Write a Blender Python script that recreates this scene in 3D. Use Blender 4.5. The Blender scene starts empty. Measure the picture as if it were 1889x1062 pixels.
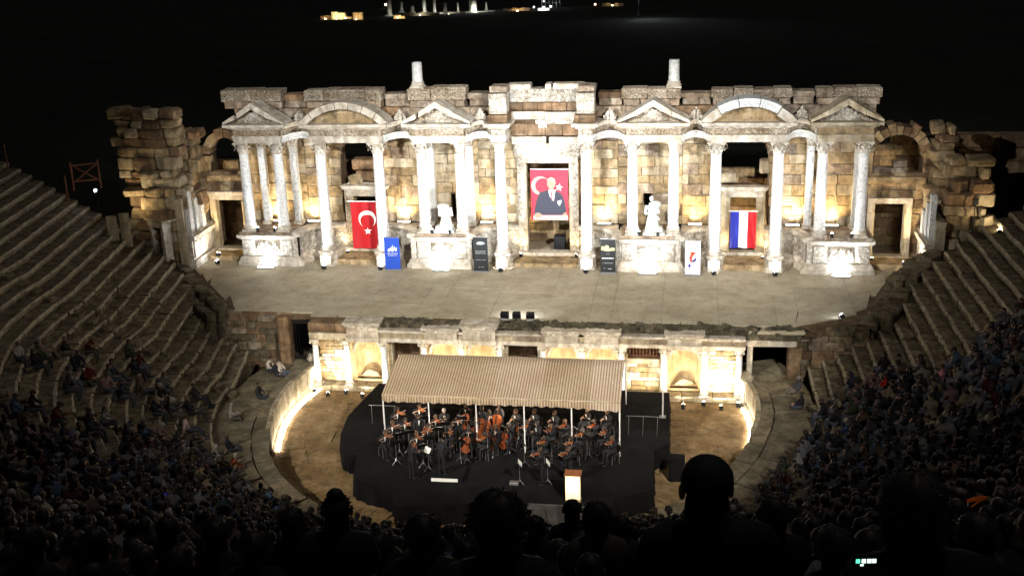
import bpy, math, random
from mathutils import Vector, Matrix
R = math.radians
rnd = random.Random(7)
S = bpy.context.scene
COL = S.collection

# ---------------------------------------------------------------- camera
F_PX, PITCH, YAW, ROLL = 2100.0, R(18.09), R(-9.35), R(-1.91)
CAM = Vector((8.5207, -54.0, 23.733))
_F = Vector((math.sin(YAW)*math.cos(PITCH), math.cos(YAW)*math.cos(PITCH), -math.sin(PITCH)))
_R0 = Vector((math.cos(YAW), -math.sin(YAW), 0)); _U0 = _R0.cross(_F)
_RT = math.cos(ROLL)*_R0 + math.sin(ROLL)*_U0
_UP = -math.sin(ROLL)*_R0 + math.cos(ROLL)*_U0
cd = bpy.data.cameras.new('camera'); cam = bpy.data.objects.new('camera', cd); COL.objects.link(cam)
cam.matrix_world = Matrix(((_RT.x, _UP.x, -_F.x, CAM.x), (_RT.y, _UP.y, -_F.y, CAM.y), (_RT.z, _UP.z, -_F.z, CAM.z), (0, 0, 0, 1)))
cd.sensor_width = 36; cd.lens = F_PX/1889*36; cd.clip_start = .1; cd.clip_end = 3000
S.camera = cam
def ray(u, v): return _F*F_PX + _RT*(u-944.5) - _UP*(v-531)
def atz(u, v, z):
    r = ray(u, v); return CAM + r*((z-CAM.z)/r.z)
def aty(u, v, y):
    r = ray(u, v); return CAM + r*((y-CAM.y)/r.y)
def atd(u, v, d):
    r = ray(u, v); return CAM + r.normalized()*d
def px(p):
    q = Vector(p)-CAM; z = q.dot(_F)
    return 944.5+F_PX*q.dot(_RT)/z, 531-F_PX*q.dot(_UP)/z

# ---------------------------------------------------------------- night sky, moonlight, exposure
W = bpy.data.worlds.new('World'); S.world = W; W.use_nodes = True
nt = W.node_tree; bg = nt.nodes['Background']
sky = nt.nodes.new('ShaderNodeTexSky'); sky.sky_type = 'NISHITA'; sky.sun_disc = False
sky.sun_elevation = R(66); sky.sun_rotation = R(20)
nt.links.new(sky.outputs[0], bg.inputs[0]); bg.inputs[1].default_value = .00035
sl = bpy.data.lights.new('moon', 'SUN'); sl.energy = .036; sl.angle = R(.5); sl.color = (1, .93, .84)
so = bpy.data.objects.new('moon', sl); COL.objects.link(so)
so.rotation_euler = (R(24), 0, R(-20+180))
vs = S.view_settings; vs.view_transform = 'Standard'; vs.look = 'None'; vs.exposure = 2.7; vs.gamma = 1; vs.use_curve_mapping = False
S.cycles.use_denoising = True; S.cycles.max_bounces = 5; S.cycles.diffuse_bounces = 3; S.cycles.glossy_bounces = 2
S.cycles.sample_clamp_indirect = 6; S.cycles.use_light_tree = True; S.cycles.caustics_reflective = False

# ---------------------------------------------------------------- materials
def mat(name):
    m = bpy.data.materials.new(name); m.use_nodes = True
    return m, m.node_tree, m.node_tree.nodes['Principled BSDF']
def plain(name, col, rough=.7, metal=0, spec=.3):
    m, t, b = mat(name); b.inputs['Base Color'].default_value = (*col, 1); b.inputs['Roughness'].default_value = rough
    b.inputs['Metallic'].default_value = metal; b.inputs['Specular IOR Level'].default_value = spec
    return m
def N(t, kind, **kw):
    n = t.nodes.new('ShaderNode'+kind)
    for k, v in kw.items():
        if isinstance(v, (int, float, tuple)) and k in n.inputs: n.inputs[k].default_value = v
        else: setattr(n, k, v)
    return n
def ramp(t, src, stops):
    r = t.nodes.new('ShaderNodeValToRGB'); e = r.color_ramp.elements
    while len(e) < len(stops): e.new(.5)
    for el, (p, c) in zip(e, stops):
        el.position = p; el.color = (*c, 1) if len(c) == 3 else c
    t.links.new(src, r.inputs[0]); return r.outputs[0]
def mixc(t, fac, a, b, mode='MIX'):
    n = t.nodes.new('ShaderNodeMix'); n.data_type = 'RGBA'; n.blend_type = mode
    for s, i in ((fac, 0), (a, 6), (b, 7)):
        if isinstance(s, (int, float)): n.inputs[i].default_value = s
        elif isinstance(s, tuple): n.inputs[i].default_value = (*s, 1)
        else: t.links.new(s, n.inputs[i])
    return n.outputs[2]
def stone(name, base, dark, light, scale=.7, bump=.35, rough=.85, var=.3, grain=14, soot=None, sootamt=.5, streak=True):
    """weathered stone: broad stains, fine grain, and a tone of its own for every block"""
    m, t, b = mat(name); L = t.links
    g = N(t, 'NewGeometry'); pos = g.outputs['Position']
    n1 = N(t, 'TexNoise', Scale=scale, Detail=6., Roughness=.62); L.new(pos, n1.inputs['Vector'])
    n2 = N(t, 'TexNoise', Scale=grain, Detail=5., Roughness=.7); L.new(pos, n2.inputs['Vector'])
    c = ramp(t, n1.outputs[0], [(.3, dark), (.48, base), (.7, light)])
    c = mixc(t, .55, c, ramp(t, n2.outputs[0], [(.3, (.35, .33, .3)), (.55, (.9, .9, .9)), (.75, (1.15, 1.13, 1.1))]), 'MULTIPLY')
    mp = N(t, 'Mapping'); mp.inputs['Scale'].default_value = (1.6, 1.6, .3); L.new(pos, mp.inputs[0]); n4 = N(t, 'TexNoise', Scale=1.4, Detail=5., Roughness=.6); L.new(mp.outputs[0], n4.inputs['Vector'])
    c = mixc(t, .45 if streak else 0, c, ramp(t, n4.outputs[0], [(.42, (.38, .36, .34)), (.56, (1, 1, 1)), (.75, (1.15, 1.1, 1))]), 'MULTIPLY')     # run-off streaks
    oi = N(t, 'ObjectInfo')
    c = mixc(t, var, c, ramp(t, oi.outputs['Random'], [(0, (.45, .4, .36)), (.5, (1, .97, .92)), (1, (1.3, 1.12, .9))]), 'MULTIPLY')
    if soot:
        n3 = N(t, 'TexNoise', Scale=scale*2.3, Detail=8., Roughness=.7); L.new(pos, n3.inputs['Vector'])
        f = ramp(t, n3.outputs[0], [(.47, (0, 0, 0)), (.62, (sootamt,)*3)])
        c = mixc(t, f, c, soot)
    L.new(c, b.inputs['Base Color']); b.inputs['Roughness'].default_value = rough; b.inputs['Specular IOR Level'].default_value = .15
    mu = N(t, 'Math', operation='ADD'); L.new(n1.outputs[0], mu.inputs[0]); L.new(n2.outputs[0], mu.inputs[1])
    bp = N(t, 'Bump', Strength=bump, Distance=.12); L.new(mu.outputs[0], bp.inputs['Height']); L.new(bp.outputs[0], b.inputs['Normal'])
    return m
def carved(name, base, dark, scale=5.5, depth=.6):
    """marble with shallow carved ornament"""
    m, t, b = mat(name); L = t.links
    g = N(t, 'NewGeometry'); v = N(t, 'TexVoronoi', Scale=scale, feature='SMOOTH_F1'); L.new(g.outputs['Position'], v.inputs['Vector'])
    n = N(t, 'TexNoise', Scale=9., Detail=6., Distortion=1.4); L.new(g.outputs['Position'], n.inputs['Vector'])
    n0 = N(t, 'TexNoise', Scale=.8, Detail=5.); L.new(g.outputs['Position'], n0.inputs['Vector'])
    c = ramp(t, n0.outputs[0], [(.35, dark), (.6, base)])
    c = mixc(t, .65, c, ramp(t, n.outputs[0], [(.4, (.28, .23, .17)), (.52, (1, 1, 1))]), 'MULTIPLY')
    c = mixc(t, .5, c, ramp(t, v.outputs[0], [(.25, (1.1, 1.1, 1.1)), (.55, (.45, .4, .33))]), 'MULTIPLY')  # darker crevices: shade of the carving put into the colour
    L.new(c, b.inputs['Base Color']); b.inputs['Roughness'].default_value = .75; b.inputs['Specular IOR Level'].default_value = .2
    mu = N(t, 'Math', operation='ADD'); L.new(v.outputs[0], mu.inputs[0]); L.new(n.outputs[0], mu.inputs[1])
    bp = N(t, 'Bump', Strength=depth, Distance=.2); L.new(mu.outputs[0], bp.inputs['Height']); L.new(bp.outputs[0], b.inputs['Normal'])
    return m
def marble(name, base, vein, rough=.5):
    m, t, b = mat(name); L = t.links
    g = N(t, 'NewGeometry')
    n = N(t, 'TexNoise', Scale=1.5, Detail=7., Distortion=2.2); L.new(g.outputs['Position'], n.inputs['Vector'])
    c = ramp(t, n.outputs[0], [(.3, vein), (.42, base), (.5, base), (.53, vein), (.57, base)])
    n2 = N(t, 'TexNoise', Scale=7., Detail=6.); L.new(g.outputs['Position'], n2.inputs['Vector'])
    c = mixc(t, .4, c, ramp(t, n2.outputs[0], [(.35, (.6, .58, .5)), (.6, (1, 1, 1))]), 'MULTIPLY')
    oi = N(t, 'ObjectInfo'); c = mixc(t, .35, c, ramp(t, oi.outputs['Random'], [(0, (.7, .74, .68)), (.5, (1, 1, 1)), (1, (1.05, .98, .88))]), 'MULTIPLY')
    L.new(c, b.inputs['Base Color']); b.inputs['Roughness'].default_value = rough; b.inputs['Specular IOR Level'].default_value = .25
    bp = N(t, 'Bump', Strength=.25, Distance=.05); L.new(n2.outputs[0], bp.inputs['Height']); L.new(bp.outputs[0], b.inputs['Normal'])
    return m
def emit(name, col, s):
    m, t, b = mat(name); b.inputs['Base Color'].default_value = (*col, 1)
    b.inputs['Emission Color'].default_value = (*col, 1); b.inputs['Emission Strength'].default_value = s
    return m
M = {}
M['travertine'] = stone('travertine', (.4, .295, .165), (.19, .14, .08), (.52, .43, .29), 1.1, .6, soot=(.07, .06, .035), sootamt=.65, var=.25)
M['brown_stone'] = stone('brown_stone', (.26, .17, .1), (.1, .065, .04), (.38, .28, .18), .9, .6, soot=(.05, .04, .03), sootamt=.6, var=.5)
M['mortar'] = stone('mortar', (.12, .085, .05), (.06, .04, .025), (.17, .12, .08), 2, .5)
M['white_stone'] = stone('white_stone', (.56, .51, .43), (.36, .31, .24), (.68, .65, .58), 1.3, .3, soot=(.2, .16, .11), sootamt=.55, var=.25)
M['patina'] = stone('patina', (.34, .27, .2), (.16, .12, .085), (.5, .45, .38), 1.5, .45, soot=(.08, .065, .05), sootamt=.75, var=.45)
M['marble'] = marble('marble', (.58, .58, .57), (.3, .31, .31))
M['relief'] = carved('relief', (.6, .57, .5), (.36, .32, .26))
M['relief_fine'] = carved('relief_fine', (.5, .44, .35), (.28, .22, .15), 9, .8)
M['paving'] = stone('paving', (.37, .325, .235), (.3, .26, .185), (.42, .38, .29), .6, .08, .8, var=.14, grain=9, soot=(.17, .145, .1), sootamt=.42, streak=False)
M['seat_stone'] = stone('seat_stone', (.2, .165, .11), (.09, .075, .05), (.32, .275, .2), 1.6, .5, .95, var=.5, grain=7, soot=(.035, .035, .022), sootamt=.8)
M['lit_edge'] = stone('lit_edge', (.42, .37, .27), (.2, .17, .12), (.56, .5, .4), 2.2, .5, .85, var=.4, grain=7, soot=(.1, .085, .06), sootamt=.55, streak=False)  # paler stone for seat noses: stage light on the edges put into the colour
M['walk_stone'] = stone('walk_stone', (.22, .185, .125), (.11, .095, .06), (.3, .265, .19), .9, .35, .9, var=.4, grain=6, soot=(.07, .065, .04), sootamt=.6)
M['rubble'] = stone('rubble', (.1, .09, .065), (.035, .035, .025), (.2, .175, .13), 2.5, 1, .95, grain=10)
M['earth'] = stone('earth', (.25, .165, .08), (.13, .085, .04), (.36, .26, .15), .8, .7, .95, grain=5, soot=(.08, .065, .03), sootamt=.5, var=.2, streak=False)
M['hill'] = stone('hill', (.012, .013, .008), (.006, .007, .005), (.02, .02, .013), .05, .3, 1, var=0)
M['plaster'] = stone('plaster', (.56, .43, .25), (.4, .29, .16), (.64, .53, .35), 1.6, .15, .9, var=.15, soot=(.28, .2, .12), sootamt=.35)
M['gold_stone'] = stone('gold_stone', (.46, .39, .27), (.28, .22, .14), (.58, .52, .4), 1.4, .5, var=.22, soot=(.16, .13, .08), sootamt=.5)
M['iron'] = plain('iron', (.02, .02, .022), .5, .6)
M['rust_wood'] = plain('rust_wood', (.22, .09, .05), .8)
M['steel'] = plain('steel', (.35, .35, .36), .4, .8)
M['white_metal'] = plain('white_metal', (.7, .7, .68), .5)
M['black_cloth'] = stone('black_cloth', (.0065, .006, .0065), (.004, .004, .0045), (.011, .0105, .011), .8, .15, .95, var=0, grain=3)
M['grey_cloth'] = stone('grey_cloth', (.09, .085, .09), (.05, .048, .05), (.13, .125, .13), 1.5, .1, .9, var=0)
M['suit'] = plain('suit', (.009, .009, .011), .75)
M['paper'] = plain('paper', (.75, .74, .7), .8)
M['varnish'] = plain('varnish', (.17, .04, .012), .28, 0, .6)
M['amber_varnish'] = plain('amber_varnish', (.27, .085, .02), .28, 0, .6)
M['wood_dark'] = plain('wood_dark', (.02, .014, .01), .4)
M['led_white'] = emit('led_white', (1, .9, .72), 9)
M['lens_cool'] = emit('lens_cool', (.86, .92, 1), 30)
M['lens_warm'] = emit('lens_warm', (1, .78, .45), 22)
M['led_bar'] = emit('led_bar', (1, .86, .66), 6)
M['lectern_glow'] = emit('lectern_glow', (1, .82, .46), .13)
M['screen'] = emit('screen', (.75, 1, .95), .28)
M['screen_green'] = emit('screen_green', (.15, 1, .6), .2)
M['skin'] = plain('skin', (.4, .23, .16), .55)
M['hair'] = plain('hair', (.012, .009, .007), .6)
# clothing takes each person's own colour
def tinted(name, rough=.85):
    m, t, b = mat(name); oi = N(t, 'ObjectInfo'); t.links.new(oi.outputs['Color'], b.inputs['Base Color']); b.inputs['Roughness'].default_value = rough
    b.inputs['Specular IOR Level'].default_value = .15
    return m
M['garment'] = tinted('garment')
m, t, b = mat('trousers'); oi = N(t, 'ObjectInfo')
t.links.new(ramp(t, oi.outputs['Random'], [(0, (.012, .012, .016)), (.35, (.03, .032, .045)), (.6, (.06, .07, .1)), (.8, (.02, .018, .016)), (1, (.14, .12, .09))]), b.inputs['Base Color'])
b.inputs['Roughness'].default_value = .9; M['trousers'] = m
m, t, b = mat('hair_tone'); oi = N(t, 'ObjectInfo')
t.links.new(ramp(t, oi.outputs['Random'], [(0, (.01, .008, .006)), (.6, (.03, .018, .01)), (.85, (.1, .06, .03)), (.93, (.3, .28, .26)), (1, (.04, .02, .012))]), b.inputs['Base Color'])
b.inputs['Roughness'].default_value = .6; M['hair_tone'] = m
# striped canopy cloth
m, t, b = mat('striped_canvas'); g = N(t, 'TexCoord'); w = N(t, 'TexWave', Scale=2.5, Distortion=.0); w.bands_direction = 'X'
t.links.new(g.outputs['Object'], w.inputs['Vector'])
n = N(t, 'TexNoise', Scale=.5, Detail=3.); t.links.new(g.outputs['Object'], n.inputs['Vector'])
c = ramp(t, w.outputs[0], [(.38, (.29, .215, .16)), (.6, (.55, .475, .375))])
c = mixc(t, .6, c, ramp(t, n.outputs[0], [(.35, (.75, .68, .6)), (.6, (1, 1, 1))]), 'MULTIPLY')
sx = N(t, 'SeparateXYZ'); t.links.new(g.outputs['Object'], sx.inputs[0]); sm = N(t, 'Math', operation='MULTIPLY'); t.links.new(sx.outputs[0], sm.inputs[0]); sm.inputs[1].default_value = .47; fl_ = N(t, 'Math', operation='FLOOR'); t.links.new(sm.outputs[0], fl_.inputs[0])
wn = N(t, 'TexWhiteNoise'); wn.noise_dimensions = '1D'; t.links.new(fl_.outputs[0], wn.inputs['W']); c = mixc(t, 1, c, ramp(t, wn.outputs[0], [(0, (.8, .74, .62)), (1, (1.08, 1.05, 1.05))]), 'MULTIPLY')   # widths of cloth from different bolts
t.links.new(c, b.inputs['Base Color']); b.inputs['Roughness'].default_value = .85
cn = N(t, 'TexNoise', Scale=.9, Detail=4., Distortion=2.5); t.links.new(g.outputs['Object'], cn.inputs['Vector']); cb_ = N(t, 'Bump', Strength=.5, Distance=.25); t.links.new(cn.outputs[0], cb_.inputs['Height']); t.links.new(cb_.outputs[0], b.inputs['Normal'])
tr = N(t, 'BsdfTranslucent'); t.links.new(c, tr.inputs[0]); mx = N(t, 'MixShader'); mx.inputs[0].default_value = .15
t.links.new(b.outputs[0], mx.inputs[1]); t.links.new(tr.outputs[0], mx.inputs[2]); t.links.new(mx.outputs[0], t.nodes['Material Output'].inputs[0])
M['canvas'] = m
for k, c in dict(flag_red=(.4, .008, .014), flag_white=(.78, .78, .76), flag_blue=(.02, .03, .32), banner_blue=(.015, .06, .38), banner_black=(.01, .011, .011),
                 banner_white=(.66, .6, .66), portrait_red=(.4, .012, .03), dark_suit=(.018, .02, .034), face=(.3, .19, .13), pale_hair=(.27, .24, .19), tie=(.25, .1, .12), ink_grey=(.3, .33, .32),
                 ink_gold=(.5, .5, .2), logo_red=(.6, .05, .02), logo_navy=(.02, .03, .12), table_pink=(.6, .3, .27)).items():
    M[k] = plain(k, c, .6)

# ---------------------------------------------------------------- mesh tools
class MB:
    def __init__(s): s.v = []; s.f = []; s.m = []
    def add(s, vs, fs, m=0):
        o = len(s.v); s.v += [tuple(v) for v in vs]
        for f in fs: s.f.append(tuple(i+o for i in f)); s.m.append(m)
        return s
    def box(s, x0, x1, y0, y1, z0, z1, m=0):
        return s.add([(x, y, z) for x in (x0, x1) for y in (y0, y1) for z in (z0, z1)],
                     [(0, 1, 3, 2), (4, 6, 7, 5), (0, 4, 5, 1), (2, 3, 7, 6), (0, 2, 6, 4), (1, 5, 7, 3)], m)
    def obox(s, c, ax, h, m=0):      # oriented box: centre, axes, half sizes
        c = Vector(c); A = [Vector(a).normalized() for a in ax]
        return s.add([c+A[0]*h[0]*i+A[1]*h[1]*j+A[2]*h[2]*k for i in (-1, 1) for j in (-1, 1) for k in (-1, 1)],
                     [(0, 1, 3, 2), (4, 6, 7, 5), (0, 4, 5, 1), (2, 3, 7, 6), (0, 2, 6, 4), (1, 5, 7, 3)], m)
    def rock(s, c, h, ch=.12, j=.05, rz=0, r=rnd, m=0):   # chamfered, slightly uneven block
        cx, cy, cz = c; ca, sa = math.cos(rz), math.sin(rz); vs = []; idx = {}
        for i in (-1, 1):
            for jj in (-1, 1):
                for k in (-1, 1):
                    for a in range(3):
                        p = [i, jj, k]
                        q = [p[n]*(h[n]-(0 if n == a else min(ch, h[n]*.5))) + (r.uniform(-j, j)*h[n] if n != 9 else 0) for n in range(3)]
                        idx[(i, jj, k, a)] = len(vs); vs.append((cx+q[0]*ca-q[1]*sa, cy+q[0]*sa+q[1]*ca, cz+q[2]))
        g = lambda i, jj, k, a: idx[(i, jj, k, a)]
        fs = []
        for t_ in (-1, 1):
            fs += [(g(t_, -1, -1, 0), g(t_, 1, -1, 0), g(t_, 1, 1, 0), g(t_, -1, 1, 0))]
            fs += [(g(-1, t_, -1, 1), g(1, t_, -1, 1), g(1, t_, 1, 1), g(-1, t_, 1, 1))]
            fs += [(g(-1, -1, t_, 2), g(1, -1, t_, 2), g(1, 1, t_, 2), g(-1, 1, t_, 2))]
        for p in (-1, 1):
            for q in (-1, 1):
                fs += [(g(-1, p, q, 1), g(1, p, q, 1), g(1, p, q, 2), g(-1, p, q, 2)), (g(p, -1, q, 0), g(p, 1, q, 0), g(p, 1, q, 2), g(p, -1, q, 2)),
                       (g(p, q, -1, 0), g(p, q, 1, 0), g(p, q, 1, 1), g(p, q, -1, 1))]
                for o in (-1, 1): fs.append((g(p, q, o, 0), g(p, q, o, 1), g(p, q, o, 2)))
        return s.add(vs, fs, m)
    def prism(s, poly, y0, y1, m=0):        # polygon in x,z pushed along y
        n = len(poly)
        return s.add([(x, y0, z) for x, z in poly]+[(x, y1, z) for x, z in poly],
                     [tuple(range(n)), tuple(range(2*n-1, n-1, -1))]+[(i, (i+1) % n, n+(i+1) % n, n+i) for i in range(n)], m)
    def slab(s, poly, z0, z1, m=0):         # polygon in x,y pushed along z
        n = len(poly)
        return s.add([(x, y, z0) for x, y in poly]+[(x, y, z1) for x, y in poly],
                     [tuple(range(n)), tuple(range(2*n-1, n-1, -1))]+[(i, (i+1) % n, n+(i+1) % n, n+i) for i in range(n)], m)
    def lathe(s, prof, n=16, c=(0, 0, 0), a0=0, a1=2*math.pi, m=0, wob=0):
        full = abs(a1-a0-2*math.pi) < 1e-6; cols = n if full else n+1
        vs = []
        for i in range(cols):
            a = a0+(a1-a0)*i/n
            for r, z in prof:
                q = r*(1+rnd.uniform(-wob, wob)); vs.append((c[0]+q*math.cos(a), c[1]+q*math.sin(a), c[2]+z))
        k = len(prof); fs = []
        for i in range(n):
            i2 = (i+1) % cols
            for j in range(k-1): fs.append((i*k+j, i2*k+j, i2*k+j+1, i*k+j+1))
        return s.add(vs, fs, m)
    def tube(s, p0, p1, r0, r1=None, n=8, m=0):
        r1 = r0 if r1 is None else r1; p0 = Vector(p0); p1 = Vector(p1); d = (p1-p0).normalized()
        a = d.orthogonal().normalized(); b_ = d.cross(a)
        vs = []
        for p, r in ((p0, r0), (p1, r1)):
            for i in range(n):
                t_ = 2*math.pi*i/n; vs.append(p+(a*math.cos(t_)+b_*math.sin(t_))*r)
        return s.add(vs, [(i, (i+1) % n, n+(i+1) % n, n+i) for i in range(n)]+[tuple(range(n)), tuple(range(2*n-1, n-1, -1))], m)
    def ball(s, c, r, n=8, k=6, sc=(1, 1, 1), m=0):
        vs = [(c[0]+r*sc[0]*math.sin(math.pi*j/k)*math.cos(2*math.pi*i/n), c[1]+r*sc[1]*math.sin(math.pi*j/k)*math.sin(2*math.pi*i/n), c[2]+r*sc[2]*math.cos(math.pi*j/k)) for i in range(n) for j in range(k+1)]
        return s.add(vs, [(i*(k+1)+j, i*(k+1)+j+1, ((i+1) % n)*(k+1)+j+1, ((i+1) % n)*(k+1)+j) for i in range(n) for j in range(k)], m)
    def sweep(s, path, prof, m=0):          # path of (x,y); prof of (outward offset, z)
        n = len(path); k = len(prof); vs = []
        for i, (x, y) in enumerate(path):
            a = path[max(i-1, 0)]; b_ = path[min(i+1, n-1)]
            d = Vector((b_[0]-a[0], b_[1]-a[1])).normalized(); nx, ny = d.y, -d.x
            for o, z in prof: vs.append((x+nx*o, y+ny*o, z))
        fs = [(i*k+j, (i+1)*k+j, (i+1)*k+(j+1) % k, i*k+(j+1) % k) for i in range(n-1) for j in range(k)]
        fs += [tuple(range(k)), tuple(range(n*k-1, (n-1)*k-1, -1))]
        return s.add(vs, fs, m)
    def mesh(s, name, mats, smooth=False):
        me = bpy.data.meshes.new(name); me.from_pydata(s.v, [], s.f)
        for x in (mats if isinstance(mats, (list, tuple)) else [mats]): me.materials.append(x)
        me.polygons.foreach_set('material_index', s.m)
        if smooth: me.polygons.foreach_set('use_smooth', [True]*len(s.f))
        import bmesh as _b
        bm = _b.new(); bm.from_mesh(me); _b.ops.recalc_face_normals(bm, faces=bm.faces); bm.to_mesh(me); bm.free()
        return me
def O(name, data, parent=None, loc=None, rz=0, sc=None):
    o = bpy.data.objects.new(name, data); COL.objects.link(o)
    if parent: o.parent = parent
    if loc is not None: o.location = loc
    if rz: o.rotation_euler[2] = rz
    if sc is not None: o.scale = sc
    return o
def part(name, mb, mt, parent, smooth=False, kind=None):
    o = O(name, mb.mesh(name, mt, smooth), parent)
    if kind: o['kind'] = kind
    return o
def tag(o, label, cat, group=None, kind=None):
    if label: o['label'] = label
    if cat: o['category'] = cat
    if group: o['group'] = group
    if kind: o['kind'] = kind
    return o
def thing(name, label, cat, loc=(0, 0, 0), group=None, rz=0):
    return tag(O(name, None, None, loc, rz), label, cat, group)
def setting(name, loc=(0, 0, 0)):
    o = O(name, None, None, loc); o['kind'] = 'structure'; return o
def copy_tree(o, parent=None):
    c = o.copy(); COL.objects.link(c)
    if parent: c.parent = parent
    for ch in o.children: copy_tree(ch, c)
    return c
def spot(parent, loc, tgt, e, col, size=70, blend=.8, rad=.06, name='lamp_light'):
    l = bpy.data.lights.new(name, 'SPOT'); l.energy = e; l.color = col; l.spot_size = R(size); l.spot_blend = blend; l.shadow_soft_size = rad
    o = bpy.data.objects.new(name, l); COL.objects.link(o)
    loc = Vector(loc); o.rotation_euler = (Vector(tgt)-loc).to_track_quat('-Z', 'Y').to_euler()
    o.location = loc
    if parent: o.parent = parent; o.location = loc-Vector(parent.location)
    return o
def point(parent, loc, e, col, rad=.08):
    l = bpy.data.lights.new('lamp_light', 'POINT'); l.energy = e; l.color = col; l.shadow_soft_size = rad
    o = bpy.data.objects.new('lamp_light', l); COL.objects.link(o); o.location = Vector(loc)-(Vector(parent.location) if parent else Vector())
    if parent: o.parent = parent
    return o
COOL = (.86, .92, 1); WHITE = (1, .97, .92); WARM = (1, .72, .36); AMBER = (1, .62, .25)
def ordinal(i):
    if i >= 20: return ('twenty', 'thirty', 'forty', 'fifty')[(i+1)//10-2]+'-'+['zeroth', 'first', 'second', 'third', 'fourth', 'fifth', 'sixth', 'seventh', 'eighth', 'ninth'][(i+1) % 10]
    return ['first', 'second', 'third', 'fourth', 'fifth', 'sixth', 'seventh', 'eighth', 'ninth', 'tenth', 'eleventh', 'twelfth', 'thirteenth', 'fourteenth', 'fifteenth', 'sixteenth', 'seventeenth', 'eighteenth', 'nineteenth', 'twentieth'][i]
# unit blocks shared by every masonry wall
UNIT = {}
def unit(mt, i):
    k = (mt, i % 8)
    if k not in UNIT: UNIT[k] = MB().rock((0, 0, 0), (.5, .5, .5), .045, .035, r=random.Random(100+i % 8)).mesh('stone_block', M[mt])
    return UNIT[k]
def block(name, parent, c, size, mt, rz=0, tilt=0):
    o = O(name, unit(mt, rnd.randrange(8)), parent, c, 0, size)
    o.rotation_euler = (0, tilt, rz); return o
# ================================================================ ground, orchestra, stage floor
CX, CY = .08, -3.3
SZ = 3.87                                   # stage level
def hgt(x, y):
    if y > 13: return 3.4-max(0, y-16)*.042+.5*math.sin(x*.05)*math.sin(y*.04)
    d = math.hypot(x-CX, y-CY)
    if d > 52: return min(26, 24+(d-52)*.02)
    return -1.2
g = MB(); xs = [-900, -500, -300, -200, -150, -110, -80, -60, -53, -45, -38, -30, -20, -10, 0, 10, 20, 30, 38, 45, 53, 60, 80, 110, 150, 200, 300, 500, 900]
ys = [-300, -150, -100, -75, -62, -56, -40, -20, 0, 12.9, 13.1, 20, 30, 45, 60, 80, 110, 150, 200, 250, 300, 350, 400, 450, 520, 700, 1200, 2200]
vs = [(x, y, hgt(x, y)) for y in ys for x in xs]; nx = len(xs)
g.add(vs, [(j*nx+i, j*nx+i+1, (j+1)*nx+i+1, (j+1)*nx+i) for j in range(len(ys)-1) for i in range(nx-1)])
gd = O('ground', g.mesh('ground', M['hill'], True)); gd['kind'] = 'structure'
# orchestra floor of beaten earth with worn flagstones round its edge
orch = setting('orchestra_floor')
ob = MB(); n = 72; rings = [0, 3, 6, 8, 9.5, 10.6, 11.7, 13.9]
vs = [(CX+r_*math.sin(2*math.pi*i/n), CY+r_*math.cos(2*math.pi*i/n), (0 if r_ > 11 else rnd.uniform(-.03, .03))) for r_ in rings for i in range(n)]
ob.add(vs, [(j*n+i, j*n+(i+1) % n, (j+1)*n+(i+1) % n, (j+1)*n+i) for j in range(len(rings)-1) for i in range(n)])
ob.box(-16, 16, -1.2, 4, -.06, -.005)
part('earth_floor', ob, M['earth'], orch)
def RE(a): return 11.7+1.65*max(0, (math.cos(a)-.25)/.75)**1.5      # the orchestra edge, drawn out towards the audience
PH = lambda r_, phi: (CX+r_*math.sin(phi), CY-r_*math.cos(phi))    # phi 0 towards the audience
fl = 0
for ring, (ra, rb) in enumerate(((10.2, 11.5), (8.8, 10.15), (7.3, 8.7))):
    ph = -2.0
    while ph < 2.0:
        w = rnd.uniform(.6, 1.3)/ra
        keep = rnd.random() < (.85, .45, .25)[ring] and not (ring and abs(ph) < .6)
        if keep and px((*PH(ra, ph), 0))[1] < 1000:
            q = [PH(ra+rnd.uniform(-.1, .2), ph+.01), PH(ra+rnd.uniform(-.1, .2), ph+w-.02), PH(rb-rnd.uniform(0, .3), ph+w-.02), PH(rb-rnd.uniform(0, .3), ph+.01)]
            part('flagstone', MB().slab(q, -.05, rnd.uniform(.02, .06)), M['earth'], orch); fl += 1
        ph += w
for x0, y0, nx_, ny, sx_, sy_, pb in ((7.9, -9.2, 3, 14, .62, .5, .8), (-9.6, -6.5, 4, 9, .7, .6, .35), (-8.6, -12.6, 6, 6, .8, .6, .3)):
    for i in range(nx_):
        for j in range(ny):
            if rnd.random() < pb:
                x, y = x0+i*sx_+(j % 2)*.2, y0+j*sy_; u_ = rnd.uniform
                q = [(x+u_(0, .06), y+u_(0, .05)), (x+sx_-u_(.02, .09), y+u_(0, .05)), (x+sx_-u_(.02, .09), y+sy_-u_(.02, .08)), (x+u_(0, .06), y+sy_-u_(.02, .08))]
                part('flagstone', MB().slab(q, -.05, u_(.012, .04)), M['earth'], orch)
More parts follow.
